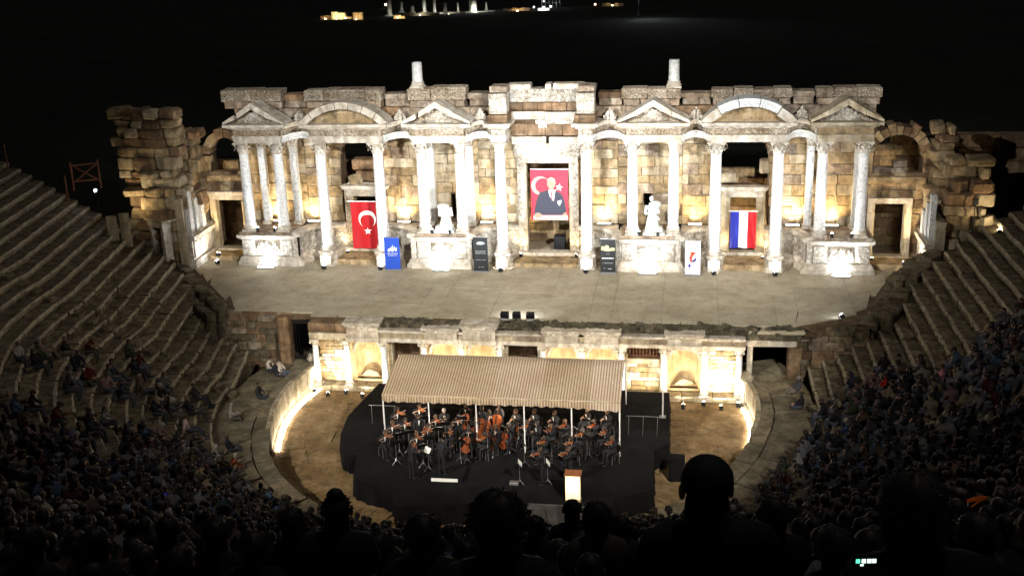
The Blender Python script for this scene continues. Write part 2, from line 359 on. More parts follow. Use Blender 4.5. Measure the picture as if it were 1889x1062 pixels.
# stage floor of pale slabs laid in strips running back from the edge
stg = setting('stage_floor')
def sxl(y): return -11.42 if y < 1.2 else -15.75-(y-1.2)*.76
def sxr(y): return 13.7 if y < 1.0 else 16.6+(y-1.0)*.36
part('stage_bed', MB().slab([(-11.4, .62), (-11.4, 1.35), (-15.8, 1.35), (-23.5, 9), (-23.5, 15.9), (24, 15.9), (22, 9.4), (16.9, 1.3), (13.6, .75)], 3.2, SZ-.05), M['mortar'], stg)
x = -23.2; k = 0
while x < 21.6:
    w = rnd.choice((1.15, 2.3, 2.6, 2.9)); y = .75+rnd.uniform(-.1, .15)
    x1 = min(x+w, 21.6)
    while y < 12.2:
        d = rnd.uniform(1.5, 3.2); y1 = min(y+d, 12.3)
        ok = [(max(min(px_, sxr(yy)), sxl(yy)), yy) for px_, yy in ((x+.007, y+.005), (x1-.007, y+.005), (x1-.007, y1-.005), (x+.007, y1-.005))]
        if y < 1.2 and x < -11.6: y = y1 if y1 < 1.2 else 1.3; y1 = 0
        if y1 and abs(ok[1][0]-ok[0][0])+abs(ok[2][0]-ok[3][0]) > .25:
            part('paving_slab', MB().slab(ok, SZ-.12, SZ+rnd.uniform(-.006, .006)), M['paving'], stg)
        if y1: y = y1
    x = x1
# worn rubble lip between the paving and the stage front, with tufts of dry grass
lip = MB()
for i in range(150):
    x = -8.6+i*.152+rnd.uniform(-.05, .05); h = rnd.uniform(.08, .2)
    lip.rock((x, rnd.uniform(.3, .62), SZ-.2+rnd.uniform(-.04, .1)), (rnd.uniform(.12, .3), rnd.uniform(.2, .42), h), .1, .25, rnd.uniform(0, 1))
lip.box(-11.3, 14, .12, .8, 3.3, SZ-.16)
tag(part('rubble_lip', lip, M['rubble'], stg), None, None, None, 'stuff')
gr = MB()
for i in range(450):
    x = rnd.choice((rnd.gauss(-6.5, 1.2), rnd.gauss(-.5, 1.6), rnd.gauss(2.5, 1), rnd.gauss(8.2, .6), rnd.gauss(9.6, .35))); y = rnd.uniform(.15, .7); h = rnd.uniform(.05, .15)
    a = rnd.uniform(0, 6.3); p = Vector((x, y, SZ+rnd.uniform(-.15, .02))); q = Vector((math.cos(a), math.sin(a), 0))*.05
    gr.add([p-q, p+q, p+Vector((rnd.uniform(-.1, .1), rnd.uniform(-.1, .1), h))], [(0, 1, 2)])
tag(O('dry_grass', gr.mesh('dry_grass', plain('grass_blades', (.07, .075, .03)))), 'tufts of dark dry grass growing along the broken stage edge', 'grass', None, 'stuff')

# ================================================================ cavea (seat rows) and the walk round the orchestra
cav = setting('seating_terraces')
NR = 54
RR = lambda k: 14.4+.68*k
ZZ = lambda k: 1.2+.388*(k+1)
def PR(r_, a):          # rows are half circles that run on straight beside the stage
    s = -1 if a < 0 else 1
    if abs(a) <= math.pi/2: return PH(r_, a)
    t = (abs(a)-math.pi/2)*r_; return (CX+s*(r_+(.2*t if s < 0 else 0)), CY+t)
def RZ_(a): return max(-math.pi/2, min(math.pi/2, a))
def yl(r_): return max(1.25, 1.4+(r_-15.4)*.3) if r_ < 31.2 else -9
def yr(r_): return 1.25 if r_ < 16.9 else (min(1.3+(r_-16.9)*3, 4+(r_-17.5)*.8, 8.6) if r_ < 30 else -9)
def phiL(r_): return math.pi/2+(yl(r_)-CY)/r_
def phiR(r_): return math.pi/2+(yr(r_)-CY)/r_
def phiLx(r_): return math.pi/2+(min(8.4, max(1.25, 1.2+(r_+.8-15.75)/.76))-CY)/r_ if r_ < 31.2 else phiL(r_)
BLK = set()       # (row, side) ranges covered with single blocks
core = MB()
AISLES = [-1.52, -1.02, -.5, .02, .55, 1.08, 1.56]
for k in range(NR):
    r_, z = RR(k), ZZ(k); a0, a1 = -phiLx(r_), phiR(r_); n = max(8, int((a1-a0)*r_/.75))
    vs = []
    single = k < 12
    for i in range(n+1):
        a = a0+(a1-a0)*i/n; j = rnd.uniform(-.05, .05); jz = rnd.uniform(-.05, .02)
        dd = .12 if single and abs(a) > 1.0 else 0
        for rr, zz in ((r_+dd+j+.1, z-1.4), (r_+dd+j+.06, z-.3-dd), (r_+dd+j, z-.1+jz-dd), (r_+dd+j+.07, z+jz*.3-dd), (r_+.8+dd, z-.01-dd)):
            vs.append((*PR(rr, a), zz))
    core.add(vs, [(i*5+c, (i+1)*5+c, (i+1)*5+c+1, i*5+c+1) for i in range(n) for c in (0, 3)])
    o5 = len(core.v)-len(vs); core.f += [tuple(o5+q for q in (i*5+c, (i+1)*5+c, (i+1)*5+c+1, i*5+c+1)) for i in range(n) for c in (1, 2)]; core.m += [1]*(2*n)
    for a in (a0, a1):
        core.add([(*PR(r_, a), z), (*PR(r_+.78, a), z), (*PR(r_+.78, a), -1), (*PR(r_, a), -1)], [(0, 1, 2, 3)])
part('row_masonry', core, [M['seat_stone'], M['lit_edge']], cav, kind='stuff')
# single seat blocks with worn, uneven noses
def seat_mesh(seed):
    r = random.Random(seed); b_ = MB(); n = 6; vs = []
    for i in range(n+1):
        x = -.5+i/n; e = r.uniform(-.07, .04); d = r.uniform(-.06, .02)*(2.2 if r.random() < .2 else 1)
        if i in (0, n): x *= .985
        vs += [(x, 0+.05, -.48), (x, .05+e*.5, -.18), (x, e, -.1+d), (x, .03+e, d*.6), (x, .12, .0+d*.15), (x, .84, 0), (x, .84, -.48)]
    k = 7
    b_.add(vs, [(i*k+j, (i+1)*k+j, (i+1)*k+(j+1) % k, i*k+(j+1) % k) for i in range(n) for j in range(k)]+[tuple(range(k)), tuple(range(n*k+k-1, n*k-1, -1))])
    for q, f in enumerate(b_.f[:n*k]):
        if q % k in (2, 3): b_.m[q] = 1  # nose faces take the paler colour that holds the edge light
    return b_.mesh('seat_block', [M['seat_stone'], M['lit_edge']])
SEAT = [seat_mesh(i) for i in range(12)]
nb = 0
for k in range(12):
    r_, z = RR(k), ZZ(k)
    for side in (-1, 1):
        end = phiL(r_) if side < 0 else phiR(r_); a = end
        while a > 1.02:
            w = rnd.uniform(1.25, 2.1); m_ = a-w/2/r_; a -= w/r_
            p = PR(r_+rnd.uniform(-.04, .05), side*m_)
            if nb >= 298: break
            u, v = px((*p, z))
            if not (-60 < u < 1950 and v < 930): continue
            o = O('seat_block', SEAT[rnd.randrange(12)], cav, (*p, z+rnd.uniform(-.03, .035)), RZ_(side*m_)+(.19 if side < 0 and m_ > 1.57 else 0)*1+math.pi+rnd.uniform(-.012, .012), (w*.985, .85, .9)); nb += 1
            o.rotation_euler[1] = rnd.uniform(-.012, .012)
st = MB()
for a in AISLES:
    for k in range(NR-2):
        if a < -phiL(RR(k))+.06 or a > phiR(RR(k))-.06: continue
        p = PR(RR(k)-.18, a); q = (math.cos(a), math.sin(a), 0); w = (-math.sin(a), math.cos(a), 0)
        st.obox((*p, ZZ(k)-.3), (q, w, (0, 0, 1)), (.34, .18, .1))
part('stair_treads', st, M['seat_stone'], cav, kind='stuff')
# walk: kerb stones over the parapet and broad slabs behind
wk = setting('orchestra_walk')
wb = MB(); n = 90; a0, a1 = -2.04, 2.04; vs = []
for i in range(n+1):
    a = a0+(a1-a0)*i/n
    e_ = RE(a)+.08
    for rr, zz in ((e_, 0), (e_, 1.08), (14.5, 1.1), (14.5, -.5)): vs.append((*PH(rr, a), zz))
wb.add(vs, [(i*4+c, (i+1)*4+c, (i+1)*4+c+1, i*4+c+1) for i in range(n) for c in range(3)]+[(0, 1, 2, 3), (n*4, n*4+1, n*4+2, n*4+3)])
part('walk_bed', wb, M['walk_stone'], wk)
for (ra, rb, wmin, wmax) in ((-.04, .75, 1.2, 2.2), (.78, 14.38, 1.3, 2.6)):
    a = -2.04
    while a < 2.03:
        w = rnd.uniform(wmin, wmax)/12; a2 = min(a+w, 2.04)
        if px((*PH(12, a), 1.2))[1] < 1040 or px((*PH(12, a2), 1.2))[1] < 1040:
            steps = 4; f_ = lambda i: a+(a2-a-.008)*i/steps; q = [PH(RE(f_(i))+ra+rnd.uniform(-.04, .04), f_(i)) for i in range(steps+1)]+[PH((RE(f_(steps-i))+rb if rb < 2 else rb)-.02, f_(steps-i)) for i in range(steps+1)]
            part('kerb_stone' if ra < 0 else 'walk_slab', MB().slab(q, .95, 1.2+rnd.uniform(-.035, .05)+(.06 if ra < 0 else 0)), M['walk_stone'], wk)
        a = a2
# marble parapet slabs facing the orchestra at both ends, LED strips at their foot
for side, lab in ((-1, 'left'), (1, 'right')):
    t_ = thing('parapet', 'curved parapet of tall pale slabs lit from below, %s of the orchestra' % lab, 'parapet', (0, 0, 0), 'parapet walls at the ends of the orchestra')
    a_s, a_e = (1.17, 1.93) if side < 0 else (1.3, 1.93)
    a = a_s; i = 0
    while a < a_e-.02:
        w = rnd.uniform(1.1, 1.8)/11.6; a2 = min(a+w, a_e)
        m2 = (a+a2)/2; q = [PH(RE(a)-.08, side*(a+.004)), PH(RE(m2)-.08, side*m2), PH(RE(a2)-.08, side*(a2-.004)), PH(RE(a2)+.14, side*(a2-.004)), PH(RE(m2)+.14, side*m2), PH(RE(a)+.14, side*(a+.004))]
        part('slab', MB().slab(q, .16, 1.34+rnd.uniform(-.03, .06)), M['gold_stone'], t_)
        a = a2
    n = 20; base = MB(); path = [PH(RE(a_s+(a_e-a_s)*j/n)-.04, side*(a_s+(a_e-a_s)*j/n)) for j in range(n+1)]
    if side > 0: path = path[::-1]
    base.sweep(path, [(0, 0), (.16, 0), (.16, .1), (.07, .2), (0, .22)]); part('plinth', base, M['gold_stone'], t_)
    t2 = thing('led_strip', 'glowing white light strip along the foot of the %s parapet' % lab, 'light strip', (0, 0, 0), 'light strips round the orchestra')
    lo, hi = (1.19, 1.9) if side < 0 else (1.36, 1.78)
    path = [PH(RE(lo+(hi-lo)*j/n)-.3, side*(lo+(hi-lo)*j/n)) for j in range(n+1)]
    if side > 0: path = path[::-1]
    part('glowing_tube', MB().sweep(path, [(0, .03), (.07, .03), (.07, .1), (0, .1)]), M['led_white'], t2)
    part('channel', MB().sweep(path, [(-.03, 0), (.1, 0), (.1, .027), (-.03, .027)]), M['steel'], t2)
# end walls of the passages beside the stage front
for nm, lab, args in (('passage_wall', 'rough stone wall closing the left passage beside the stage front', (-17, -12.75, 1.25, 1.7)), ('passage_wall', 'rough stone wall over the right passage beside the stage front', (13.6, 17.4, 1.05, 1.6))):
    t_ = thing(nm, lab, 'wall', (0, 0, 0)); x0, x1, y0, y1 = args
    part('wall_core', MB().box(x0+.05, x1-.05, y0+.15, y1, -.5, SZ-.07), M['mortar'], t_)
    z = .6
    while z < SZ-.15:
        h = rnd.uniform(.28, .5); h = min(h, SZ-.02-z); x = x0
        while x < x1-.05:
            w = min(rnd.uniform(.5, 1.1), x1-x)
            block('stone_block', t_, (x+w/2, y0+.12+rnd.uniform(-.03, .03), z+h/2), (w-.02, .3, h-.02), rnd.choice(['brown_stone', 'seat_stone', 'patina'])); x += w
        z += h
for x0, lab in ((-13.1, 'left'), (-12.75, None)):
    if lab is None: continue
    t_ = thing('iron_gate', 'dark lattice gate in the narrow passage left of the stage front', 'gate', (0, 0, 0))
    gm = MB(); 
    for i in range(7): gm.tube((-12.6+i*.16, 1.1, 1.2), (-12.6+i*.16, 1.1, 3.5), .018)
    part('bars', gm, M['iron'], t_); part('rail', MB().box(-12.65, -11.55, 1.07, 1.13, 3.4, 3.48), M['iron'], t_); part('rail', MB().box(-12.65, -11.55, 1.07, 1.13, 1.3, 1.38), M['iron'], t_)
    part('pier', MB().rock((-12.95, .95, 2.1), (.3, .42, 1.72), .06, .03), M['brown_stone'], t_)
t_ = thing('stone_lintel', 'long cracked lintel spanning the right passage beside the stage front', 'lintel', (0, 0, 0))
part('beam', MB().rock((12.6, .6, 3.28), (1.25, .4, .36), .05, .05), M['white_stone'], t_)
part('coping', MB().rock((12.8, .55, 3.72), (1.35, .5, .09), .04, .03), M['paving'], t_)
part('pier', MB().rock((13.75, .75, 1.9), (.35, .5, 1.02), .06, .05), M['brown_stone'], t_)
part('pier', MB().rock((11.55, .62, 1.9), (.14, .3, 1.02), .04, .03), M['white_stone'], t_)
# fallen blocks at both ends of the parapet
for c, h, rz, lab, mt in (((11.35, .05, .75), (.38, .5, .8), .3, 'rounded boulder leaning against the right end of the stage front', 'gold_stone'),
                      ((-11.45, .35, .7), (.4, .45, .65), .2, 'pale boulder at the left end of the stage front', 'gold_stone'),
                      ((-11.35, .45, 1.6), (.3, .25, .2), .7, 'grey capital fragment lying on the left boulder', 'white_stone')):
    o = O('boulder', MB().rock((0, 0, 0), h, .2, .15).mesh('boulder', M[mt]), None, c, rz); tag(o, lab, 'boulder')

for lab, pts, left in (('rough dark masonry closing the left seat rows against the stage floor', [(-16.0, 1.1), (-17.3, 2.7), (-18.7, 4.6), (-20.2, 6.4), (-21.9, 8.7)], True), ('large worn dark blocks stepping up at the end of the right seat rows', [(16.95, 1.3), (17.9, 3.4), (18.8, 5.6), (20.0, 7.6), (21.2, 9.2)], False)):
    t_ = thing('end_wall', lab, 'wall', (0, 0, 0)); sg = -1 if left else 1
    for i in range(len(pts)-1):
        a, b_ = Vector(pts[i]), Vector(pts[i+1]); n = 3 if left else 2; an = math.atan2((b_-a).y, (b_-a).x)
        for lane in range(3 if left else 2):
            for k in range(n):
                p = a+(b_-a)*(k+.5)/n+Vector((sg*(.35+lane*.7), 0)); hw = (b_-a).length/n/2
                if left: zt = SZ+rnd.uniform(-.25, .22)-lane*rnd.uniform(.1, .4)+(.25*(i > 2))
                else: zt = SZ+(.05, .3, 1.0, 1.35)[i]+lane*.35+rnd.uniform(-.05, .06)
                z = .8
                for h in ((1.3, 1.1, 1.3) if left else (1.4, 1.3, 2.2)):
                    z1 = min(z+h, zt)
                    if z1-z < .2: break
                    part('stone_block', MB().rock((0, 0, 0), (hw*rnd.uniform(.9, 1.05), .4 if left else .5, (z1-z)/2), rnd.uniform(.05, .14), .07), M['seat_stone'], t_)
                    o = t_.children[-1]; o.location = (p.x, p.y, (z+z1)/2); o.rotation_euler = (rnd.uniform(-.04, .04), rnd.uniform(-.04, .04), an+rnd.uniform(-.2, .2)); z = z1
# ================================================================ stage building
YC = 10.04; YP = 9.34; YW = 12.3; ZP = 5.97; ZT = 11.4
def masonry(t_, x0, x1, z0, z1, y, mt, holes=(), hmin=.46, hmax=.72, wmin=.7, wmax=1.7, depth=.5, core=True, rough=.035, top=0):
    """coursed blocks; holes are functions (x, z) -> bool, tops may be ragged"""
    z = z0
    while z < z1-.1:
        h = rnd.uniform(hmin, hmax)
        if z1-z-h < .25: h = z1-z
        x = x0-rnd.uniform(0, .5)
        while x < x1:
            w = rnd.uniform(wmin, wmax); xa, xb = max(x, x0), min(x+w, x1); x += w
            if xb-xa < .15: continue
            if top and z+h > z1-top*(.5+.5*math.sin(xa*2.1+1)): continue
            # trim against holes
            def hit(q): return any(f(q, z+h/2) for f in holes)
            if hit((xa+xb)/2) and hit(xa+.02) and hit(xb-.02): continue
            n = 12; inside = [not hit(xa+(xb-xa)*(i+.5)/n) for i in range(n)]
            runs = []; i = 0
            while i < n:
                if inside[i]:
                    j = i
                    while j < n and inside[j]: j += 1
                    runs.append((i, j)); i = j
                else: i += 1
            for i, j in runs:
                a, b_ = xa+(xb-xa)*i/n, xa+(xb-xa)*j/n
                if b_-a < .12: continue
                mm = mt if isinstance(mt, str) else rnd.choice(mt)
                block('stone_block', t_, ((a+b_)/2, y+depth/2+rnd.uniform(-rough, rough), z+h/2), (b_-a-.014, depth, h-.014), mm)
        z += h
    if core:
        c = MB(); s = .25; nx_ = int((x1-x0)/s+.5); nz = int((z1-top-z0)/s)
        for k in range(nz):
            i = 0
            while i < nx_:
                if not any(f(x0+(i+.5)*s, z0+(k+.5)*s) for f in holes):
                    j = i
                    while j < nx_ and not any(f(x0+(j+.5)*s, z0+(k+.5)*s) for f in holes): j += 1
                    c.box(x0+i*s, x0+j*s, y+.07, y+1.15, z0+k*s, z0+(k+1)*s); i = j
                else: i += 1
        part('wall_core', c, M['mortar'], t_)
def rect(xa, xb, za, zb): return lambda x, z: xa < x < xb and za < z < zb
def archh(cx, r_, zs, zb): return lambda x, z: abs(x-cx) < r_ and z > zb and (z < zs or (x-cx)**2+(z-zs)**2 < r_*r_)
def voussoirs(t_, cx, cz, r0, r1, y0, y1, n, mt, a0=0, a1=math.pi, jit=.04):
    for i in range(n):
        a, b_ = a0+(a1-a0)*i/n+.012, a0+(a1-a0)*(i+1)/n-.012; q = r1+rnd.uniform(-jit, jit)*3
        pl = [(cx+r0*math.cos(a), cz+r0*math.sin(a)), (cx+q*math.cos(a), cz+q*math.sin(a)), (cx+q*math.cos(b_), cz+q*math.sin(b_)), (cx+r0*math.cos(b_), cz+r0*math.sin(b_))]
        part('voussoir', MB().prism(pl, y0+rnd.uniform(-jit, jit), y1), M[mt if isinstance(mt, str) else rnd.choice(mt)], t_)
def door(label, xa, xb, z0, z1, y, fw=.42, mt='white_stone', lint='white_stone', cornice=True, grp='carved door frames of the stage building'):
    t_ = thing('door_frame', label, 'door frame', (0, 0, 0), grp)
    for s, x in ((-1, xa), (1, xb)):
        o0 = x if s > 0 else x-fw
        part('jamb', MB().box(o0, o0+fw, y, y+.5, z0, z1), M['relief' if mt == 'relief' else mt], t_)
        xi = x if s > 0 else x-.1
        part('moulding', MB().box(xi, xi+.1, y-.05, y-.003, z0, z1), M['gold_stone'], t_)
        xi = x+fw-.1 if s > 0 else x-fw
        part('moulding', MB().box(xi, xi+.1, y-.05, y-.003, z0, z1+fw*.8), M[mt], t_)
    part('lintel', MB().box(xa-fw+.1, xb+fw-.1, y-.03, y+.5, z1+.003, z1+fw*.8), M[lint], t_)
    if cornice:
        part('cornice', MB().prism([(xa-fw-.05, z1+fw*.8+.004), (xb+fw+.05, z1+fw*.8+.004), (xb+fw+.2, z1+fw*.8+.24), (xa-fw-.2, z1+fw*.8+.24)], y-.22, y+.45), M[lint], t_)
    part('threshold', MB().box(xa-fw, xb+fw, y-.25, y+.5, z0-.2, z0-.003), M['white_stone'], t_)
    return t_
# ---- back wall, bay by bay
aL = archh(-11.48, 1.35, 10.1, 4.0); aR = archh(11.5, 1.42, 10.05, 4.0)
mix_w = ['travertine', 'travertine', 'travertine', 'gold_stone', 'gold_stone', 'patina']
secs = [(-15.05, -7.95, 'wall of golden blocks behind the crescent flag, pierced by a tall arch', [aL]),
        (-7.95, -4.2, 'wall of golden blocks behind the left headless statue', [rect(-5.98, -5.65, 6.3, 7.75)]),
        (-4.2, 4.2, 'wall of blocks round the great central doorway', [rect(-1.75, 1.75, 4, 10.3)]),
        (4.2, 7.95, 'wall of blocks with a dark niche behind the right headless statue', [rect(5.72, 6.25, 6.45, 7.95)]),
        (7.95, 15.05, 'wall of golden blocks behind the tricolour flag, pierced by a tall arch', [aR]),
        (-19.05, -15.05, 'wall of golden blocks between the leftmost pair of columns', []),
        (15.05, 18.7, 'wall of golden blocks between the rightmost pair of columns', [])]
for x0, x1, lab, holes in secs:
    t_ = thing('stone_wall', lab, 'wall', (0, 0, 0), 'back wall sections of the stage building')
    masonry(t_, x0, x1, ZP, 12.55, YW, mix_w, holes)
# arch rings, door frames, rough fill inside the two tall arches
for cx, r_, zs, lab in ((-11.48, 1.35, 10.1, 'stone arch above the crescent flag doorway'), (11.5, 1.42, 10.05, 'stone arch above the tricolour flag doorway')):
    t_ = thing('arch', lab, 'arch', (0, 0, 0)); voussoirs(t_, cx, zs, r_-.03, r_+.42, YW-.06, YW+1, 11, ['travertine', 'brown_stone'])
def block_pile(t_, items, mt):
    for x, y, z, w, d, h, a in items: part('stone_block', MB().rock((0, 0, 0), (w/2, d/2, h/2), .07, .06), M[mt if isinstance(mt, str) else rnd.choice(mt)], t_); o = t_.children[-1]; o.location = (x, y, z); o.rotation_euler = (rnd.uniform(-.05, .05), a, rnd.uniform(-.1, .1))
t_ = thing('stone_lintel', 'big broken beams lodged inside the left arch above the crescent flag', 'beam', (0, 0, 0))
block_pile(t_, [(-11.1, 13.0, 9.5, 2.2, .9, .65, 0), (-11.0, 12.8, 8.75, 1.9, .8, .6, .12), (-11.9, 12.7, 8.6, .9, .8, .6, -.2), (-11.3, 12.7, 8.15, 2.4, .8, .5, .0), (-12.4, 12.7, 7.6, .7, .8, .8, 0)], ['brown_stone', 'white_stone', 'travertine'])
t_ = thing('stone_lintel', 'mossy beam ends lodged inside the right arch above the tricolour flag', 'beam', (0, 0, 0))
block_pile(t_, [(10.55, 12.8, 8.75, 1.0, .9, .6, 0), (12.7, 12.8, 9.4, .6, .8, .75, 0), (11.5, 13.1, 8.1, 2.4, .8, .3, 0)], ['gold_stone', 'brown_stone'])
door('carved door frame in the left arch, half covered by the crescent flag', -12.05, -10.5, 4.42, 7.65, 12.0, .55, 'relief_fine')
door('pale door frame in the right arch behind the tricolour flag', 10.75, 12.25, 4.42, 7.7, 12.0, .5, 'gold_stone')
door('tall richly carved central door frame round the portrait banner', -1.22, 1.32, 4.3, 9.75, 11.85, .55, 'relief', 'relief')
# floor behind the doors, dim rear wall seen through them
part('rear_floor', MB().box(-22.5, 22.5, 12.45, 19, SZ-.3, SZ+.1), M['paving'], stg)
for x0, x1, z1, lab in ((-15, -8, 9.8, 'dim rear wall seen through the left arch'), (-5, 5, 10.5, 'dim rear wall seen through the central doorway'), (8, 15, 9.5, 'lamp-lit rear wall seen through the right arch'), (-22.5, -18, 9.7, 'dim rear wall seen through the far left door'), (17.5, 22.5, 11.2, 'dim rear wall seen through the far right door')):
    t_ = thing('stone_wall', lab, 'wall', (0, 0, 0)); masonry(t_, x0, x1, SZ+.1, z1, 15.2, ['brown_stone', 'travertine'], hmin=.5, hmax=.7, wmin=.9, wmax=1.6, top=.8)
# ---- curved podium walls with cap ledge, and their fill
def qarc(xa, ya, xb, yb, n=10):   # from (xa,ya) going back, then sideways to (xb,yb)
    return [(xa+(xb-xa)*(1-math.cos(t_*math.pi/2/n)), ya+(yb-ya)*math.sin(t_*math.pi/2/n)) for t_ in range(n+1)]
curves = [(-15.0, -12.62, 'left of the crescent flag'), (-7.95, -9.95, 'between the crescent flag and the left statue podium'), (-4.25, -1.8, 'between the left statue podium and the central door'),
          (4.25, 1.9, 'between the central door and the right statue podium'), (7.95, 10.22, 'between the right statue podium and the tricolour flag'), (15.0, 12.78, 'right of the tricolour flag')]
for xa, xb, lab in curves:
    s = 1 if xb > xa else -1
    path = [(xa, 9.5)]+qarc(xa, 9.9, xa+s*1.75, 11.72)+[(xb, 11.85)]
    if s < 0: path = path[::-1]
    t_ = thing('curved_wall', 'concave marble podium wall '+lab, 'podium wall', (0, 0, 0), 'curved podium walls')
    part('wall_face', MB().sweep(path, [(.0, 4.45), (.0, 5.68), (-.3, 5.68), (-.3, 4.45)]), M['relief'], t_)
    part('base_moulding', MB().sweep(path, [(.3, SZ-.05), (.3, 4.1), (.14, 4.22), (.1, 4.4), (.02, 4.47), (-.3, 4.47), (-.3, SZ-.05)]), M['white_stone'], t_)
    n = len(path)-1; i = 0
    while i < n:
        j = min(n, i+rnd.choice((3, 4)))
        part('cap_stone', MB().sweep(path[i:j+1], [(.04, 5.69), (.2, 5.74), (.24, 5.86), (.16, 5.98), (-.3, 6.0), (-.3, 5.69)]), M['white_stone'], t_); i = j
    poly = [(x, y+.05) for x, y in path]; poly += [(path[-1][0], YW+.1), (path[0][0], YW+.1)]
    part('top_fill', MB().slab(poly, 4.2, 5.9), M['white_stone'], t_)
part('rough_plinth', MB().box(-12.7, -9.9, 9.9, 12.05, SZ-.1, 4.2).box(-1.85, 1.95, 9.9, 11.8, SZ-.1, 4.1).box(10.2, 12.85, 9.9, 12.05, SZ-.1, 4.2).box(-19.2, -22, 10.4, 12.3, SZ-.1, 4.15).box(18.6, 21.6, 10.4, 12.3, SZ-.1, 4.2), M['travertine'], stg)
tag(stg.children[-1], None, None)
# ---- podiums
def podium(x0, x1, lab):
    t_ = thing('podium', lab, 'podium', (0, 0, 0), 'carved podiums carrying column pairs')
    def lay(nm, g, z0, z1, mt, g2=None):
        g2 = g if g2 is None else g2
        vs = []
        for z, gg in ((z0, g), (z1, g2)): vs += [(x0-gg, YP-gg, z), (x1+gg, YP-gg, z), (x1+gg, YW+.1, z), (x0-gg, YW+.1, z)]
        part(nm, MB().add(vs, [(0, 1, 2, 3), (4, 5, 6, 7), (0, 1, 5, 4), (1, 2, 6, 5), (2, 3, 7, 6), (3, 0, 4, 7)]), M[mt], t_)
    lay('plinth', 0, SZ-.1, 4.13, 'white_stone'); lay('base_moulding', -.03, 4.135, 4.27, 'white_stone', -.1); lay('base_moulding', -.1, 4.275, 4.45, 'white_stone', -.2)
    lay('die', -.28, 4.455, 5.5, 'white_stone'); lay('cornice', -.24, 5.505, 5.62, 'white_stone', -.1); lay('cornice', -.08, 5.625, 5.8, 'white_stone', -.03); lay('top_step', -.2, 5.805, ZP, 'patina')
    w = x1-x0; yf = YP+.28
    for xa in (x0+.33, x1-.33-.62):
        part('pilaster_panel', MB().box(xa, xa+.62, yf-.09, yf-.003, 4.5, 5.46), M['relief'], t_)
    rel = MB(); rel.box(x0+1.12, x1-1.12, yf-.03, yf-.003, 4.55, 5.42)
    r = random.Random(int(x0*10))
    for i in range(34):      # carved figures as rounded swellings
        x = r.uniform(x0+1.2, x1-1.2); z = r.uniform(4.65, 5.3); rel.ball((x, yf-.03, z), r.uniform(.06, .16), 7, 5, (r.uniform(.5, 1.2), .55, r.uniform(.7, 1.6)))
    part('figure_relief', rel, M['relief'], t_, True)
    return t_
podium(-18.85, -15.05, 'leftmost carved podium, under the far left pair of columns')
podium(-7.9, -4.3, 'carved podium under the left headless statue')
podium(4.3, 7.9, 'carved podium under the right headless statue')
podium(15.05, 18.75, 'rightmost carved podium, under the far right pair of columns')
# ---- columns
def shaft_mesh(h, r_, mt, n=20):
    return MB().lathe([(r_*1.12, 0), (r_*1.12, .05), (r_*1.0, .1), (r_*.99, h*.35), (r_*.95, h*.65), (r_*.86, h-.1), (r_*.92, h-.05), (r_*.92, h)], n).mesh('shaft', M[mt], True)
def base_mesh(r_, mt='white_stone'):
    return MB().box(-r_*1.4, r_*1.4, -r_*1.4, r_*1.4, 0, .1).lathe([(r_*1.38, .1), (r_*1.45, .15), (r_*1.38, .21), (r_*1.18, .24), (r_*1.16, .28), (r_*1.28, .32), (r_*1.25, .37), (r_*1.1, .4), (0, .4)], 20).mesh('base', M[mt], False)
def capital_mesh(r_, h, mt, plainc=False):
    b_ = MB().lathe([(r_*.85, 0), (r_*.98, .03), (r_*.9, .06), (r_*.92, h*.5), (r_*1.15, h*.8), (r_*1.45, h*.9)], 16)
    w = r_*1.5
    b_.slab([(-w, -w), (0, -w*.8), (w, -w), (w*.8, 0), (w, w), (0, w*.8), (-w, w), (-w*.8, 0)], h*.88, h)
    if not plainc:
        for tier, (z0, zz, rr, n, o) in enumerate(((.05, h*.42, r_*.95, 8, 0), (h*.3, h*.68, r_*1.02, 8, .39))):
            for i in range(n):
                a = o+2*math.pi*i/n; d = Vector((math.cos(a), math.sin(a), 0)); t_ = Vector((-d.y, d.x, 0))*r_*.3
                p = [d*rr+Vector((0, 0, z0)), d*(rr+.07*r_/.3)+Vector((0, 0, z0+(zz-z0)*.7)), d*(rr+.24*r_/.3)+Vector((0, 0, zz)), d*(rr+.27*r_/.3)+Vector((0, 0, zz-.07))]
                b_.add([p[0]-t_, p[0]+t_, p[1]-t_*1.05, p[1]+t_*1.05, p[2]-t_*.7, p[2]+t_*.7, p[3]-t_*.4, p[3]+t_*.4], [(0, 1, 3, 2), (2, 3, 5, 4), (4, 5, 7, 6)])
        for i in range(4):
            a = math.pi/4+i*math.pi/2; b_.ball((math.cos(a)*r_*1.55, math.sin(a)*r_*1.55, h*.8), r_*.27, 7, 5)
        for i in range(4):
            a = i*math.pi/2; b_.ball((math.cos(a)*r_*1.22, math.sin(a)*r_*1.22, h*.92), r_*.2, 6, 4)
    return b_.mesh('capital', M[mt], False)
PED = MB(); r_ = .5
PED.lathe([(.62, 0), (.62, .16), (.55, .24), (.55, .68), (.64, .76), (.64, .86), (0, .86)], 8).box(-.34, .34, -.64, -.5, .12, .74)
PEDM = PED.mesh('pedestal', M['white_stone'], False)
def column(label, x, y, z0, z1, r_=.31, mt='marble', ped=False, plainc=False, grp='tall marble columns of the stage building', dx=0):
    t_ = thing('column', label, 'column', (x, y, z0), grp)
    zb = 0
    if ped: O('pedestal', PEDM, t_, (0, 0, 0)); zb = .86
    ch = .68; H = z1-z0-zb-.4-ch
    O('base', base_mesh(r_), t_, (0, 0, zb)); O('shaft', shaft_mesh(H, r_, mt), t_, (0, 0, zb+.4)); O('capital', capital_mesh(r_, ch, 'white_stone', plainc), t_, (0, 0, zb+.4+H))
    return t_
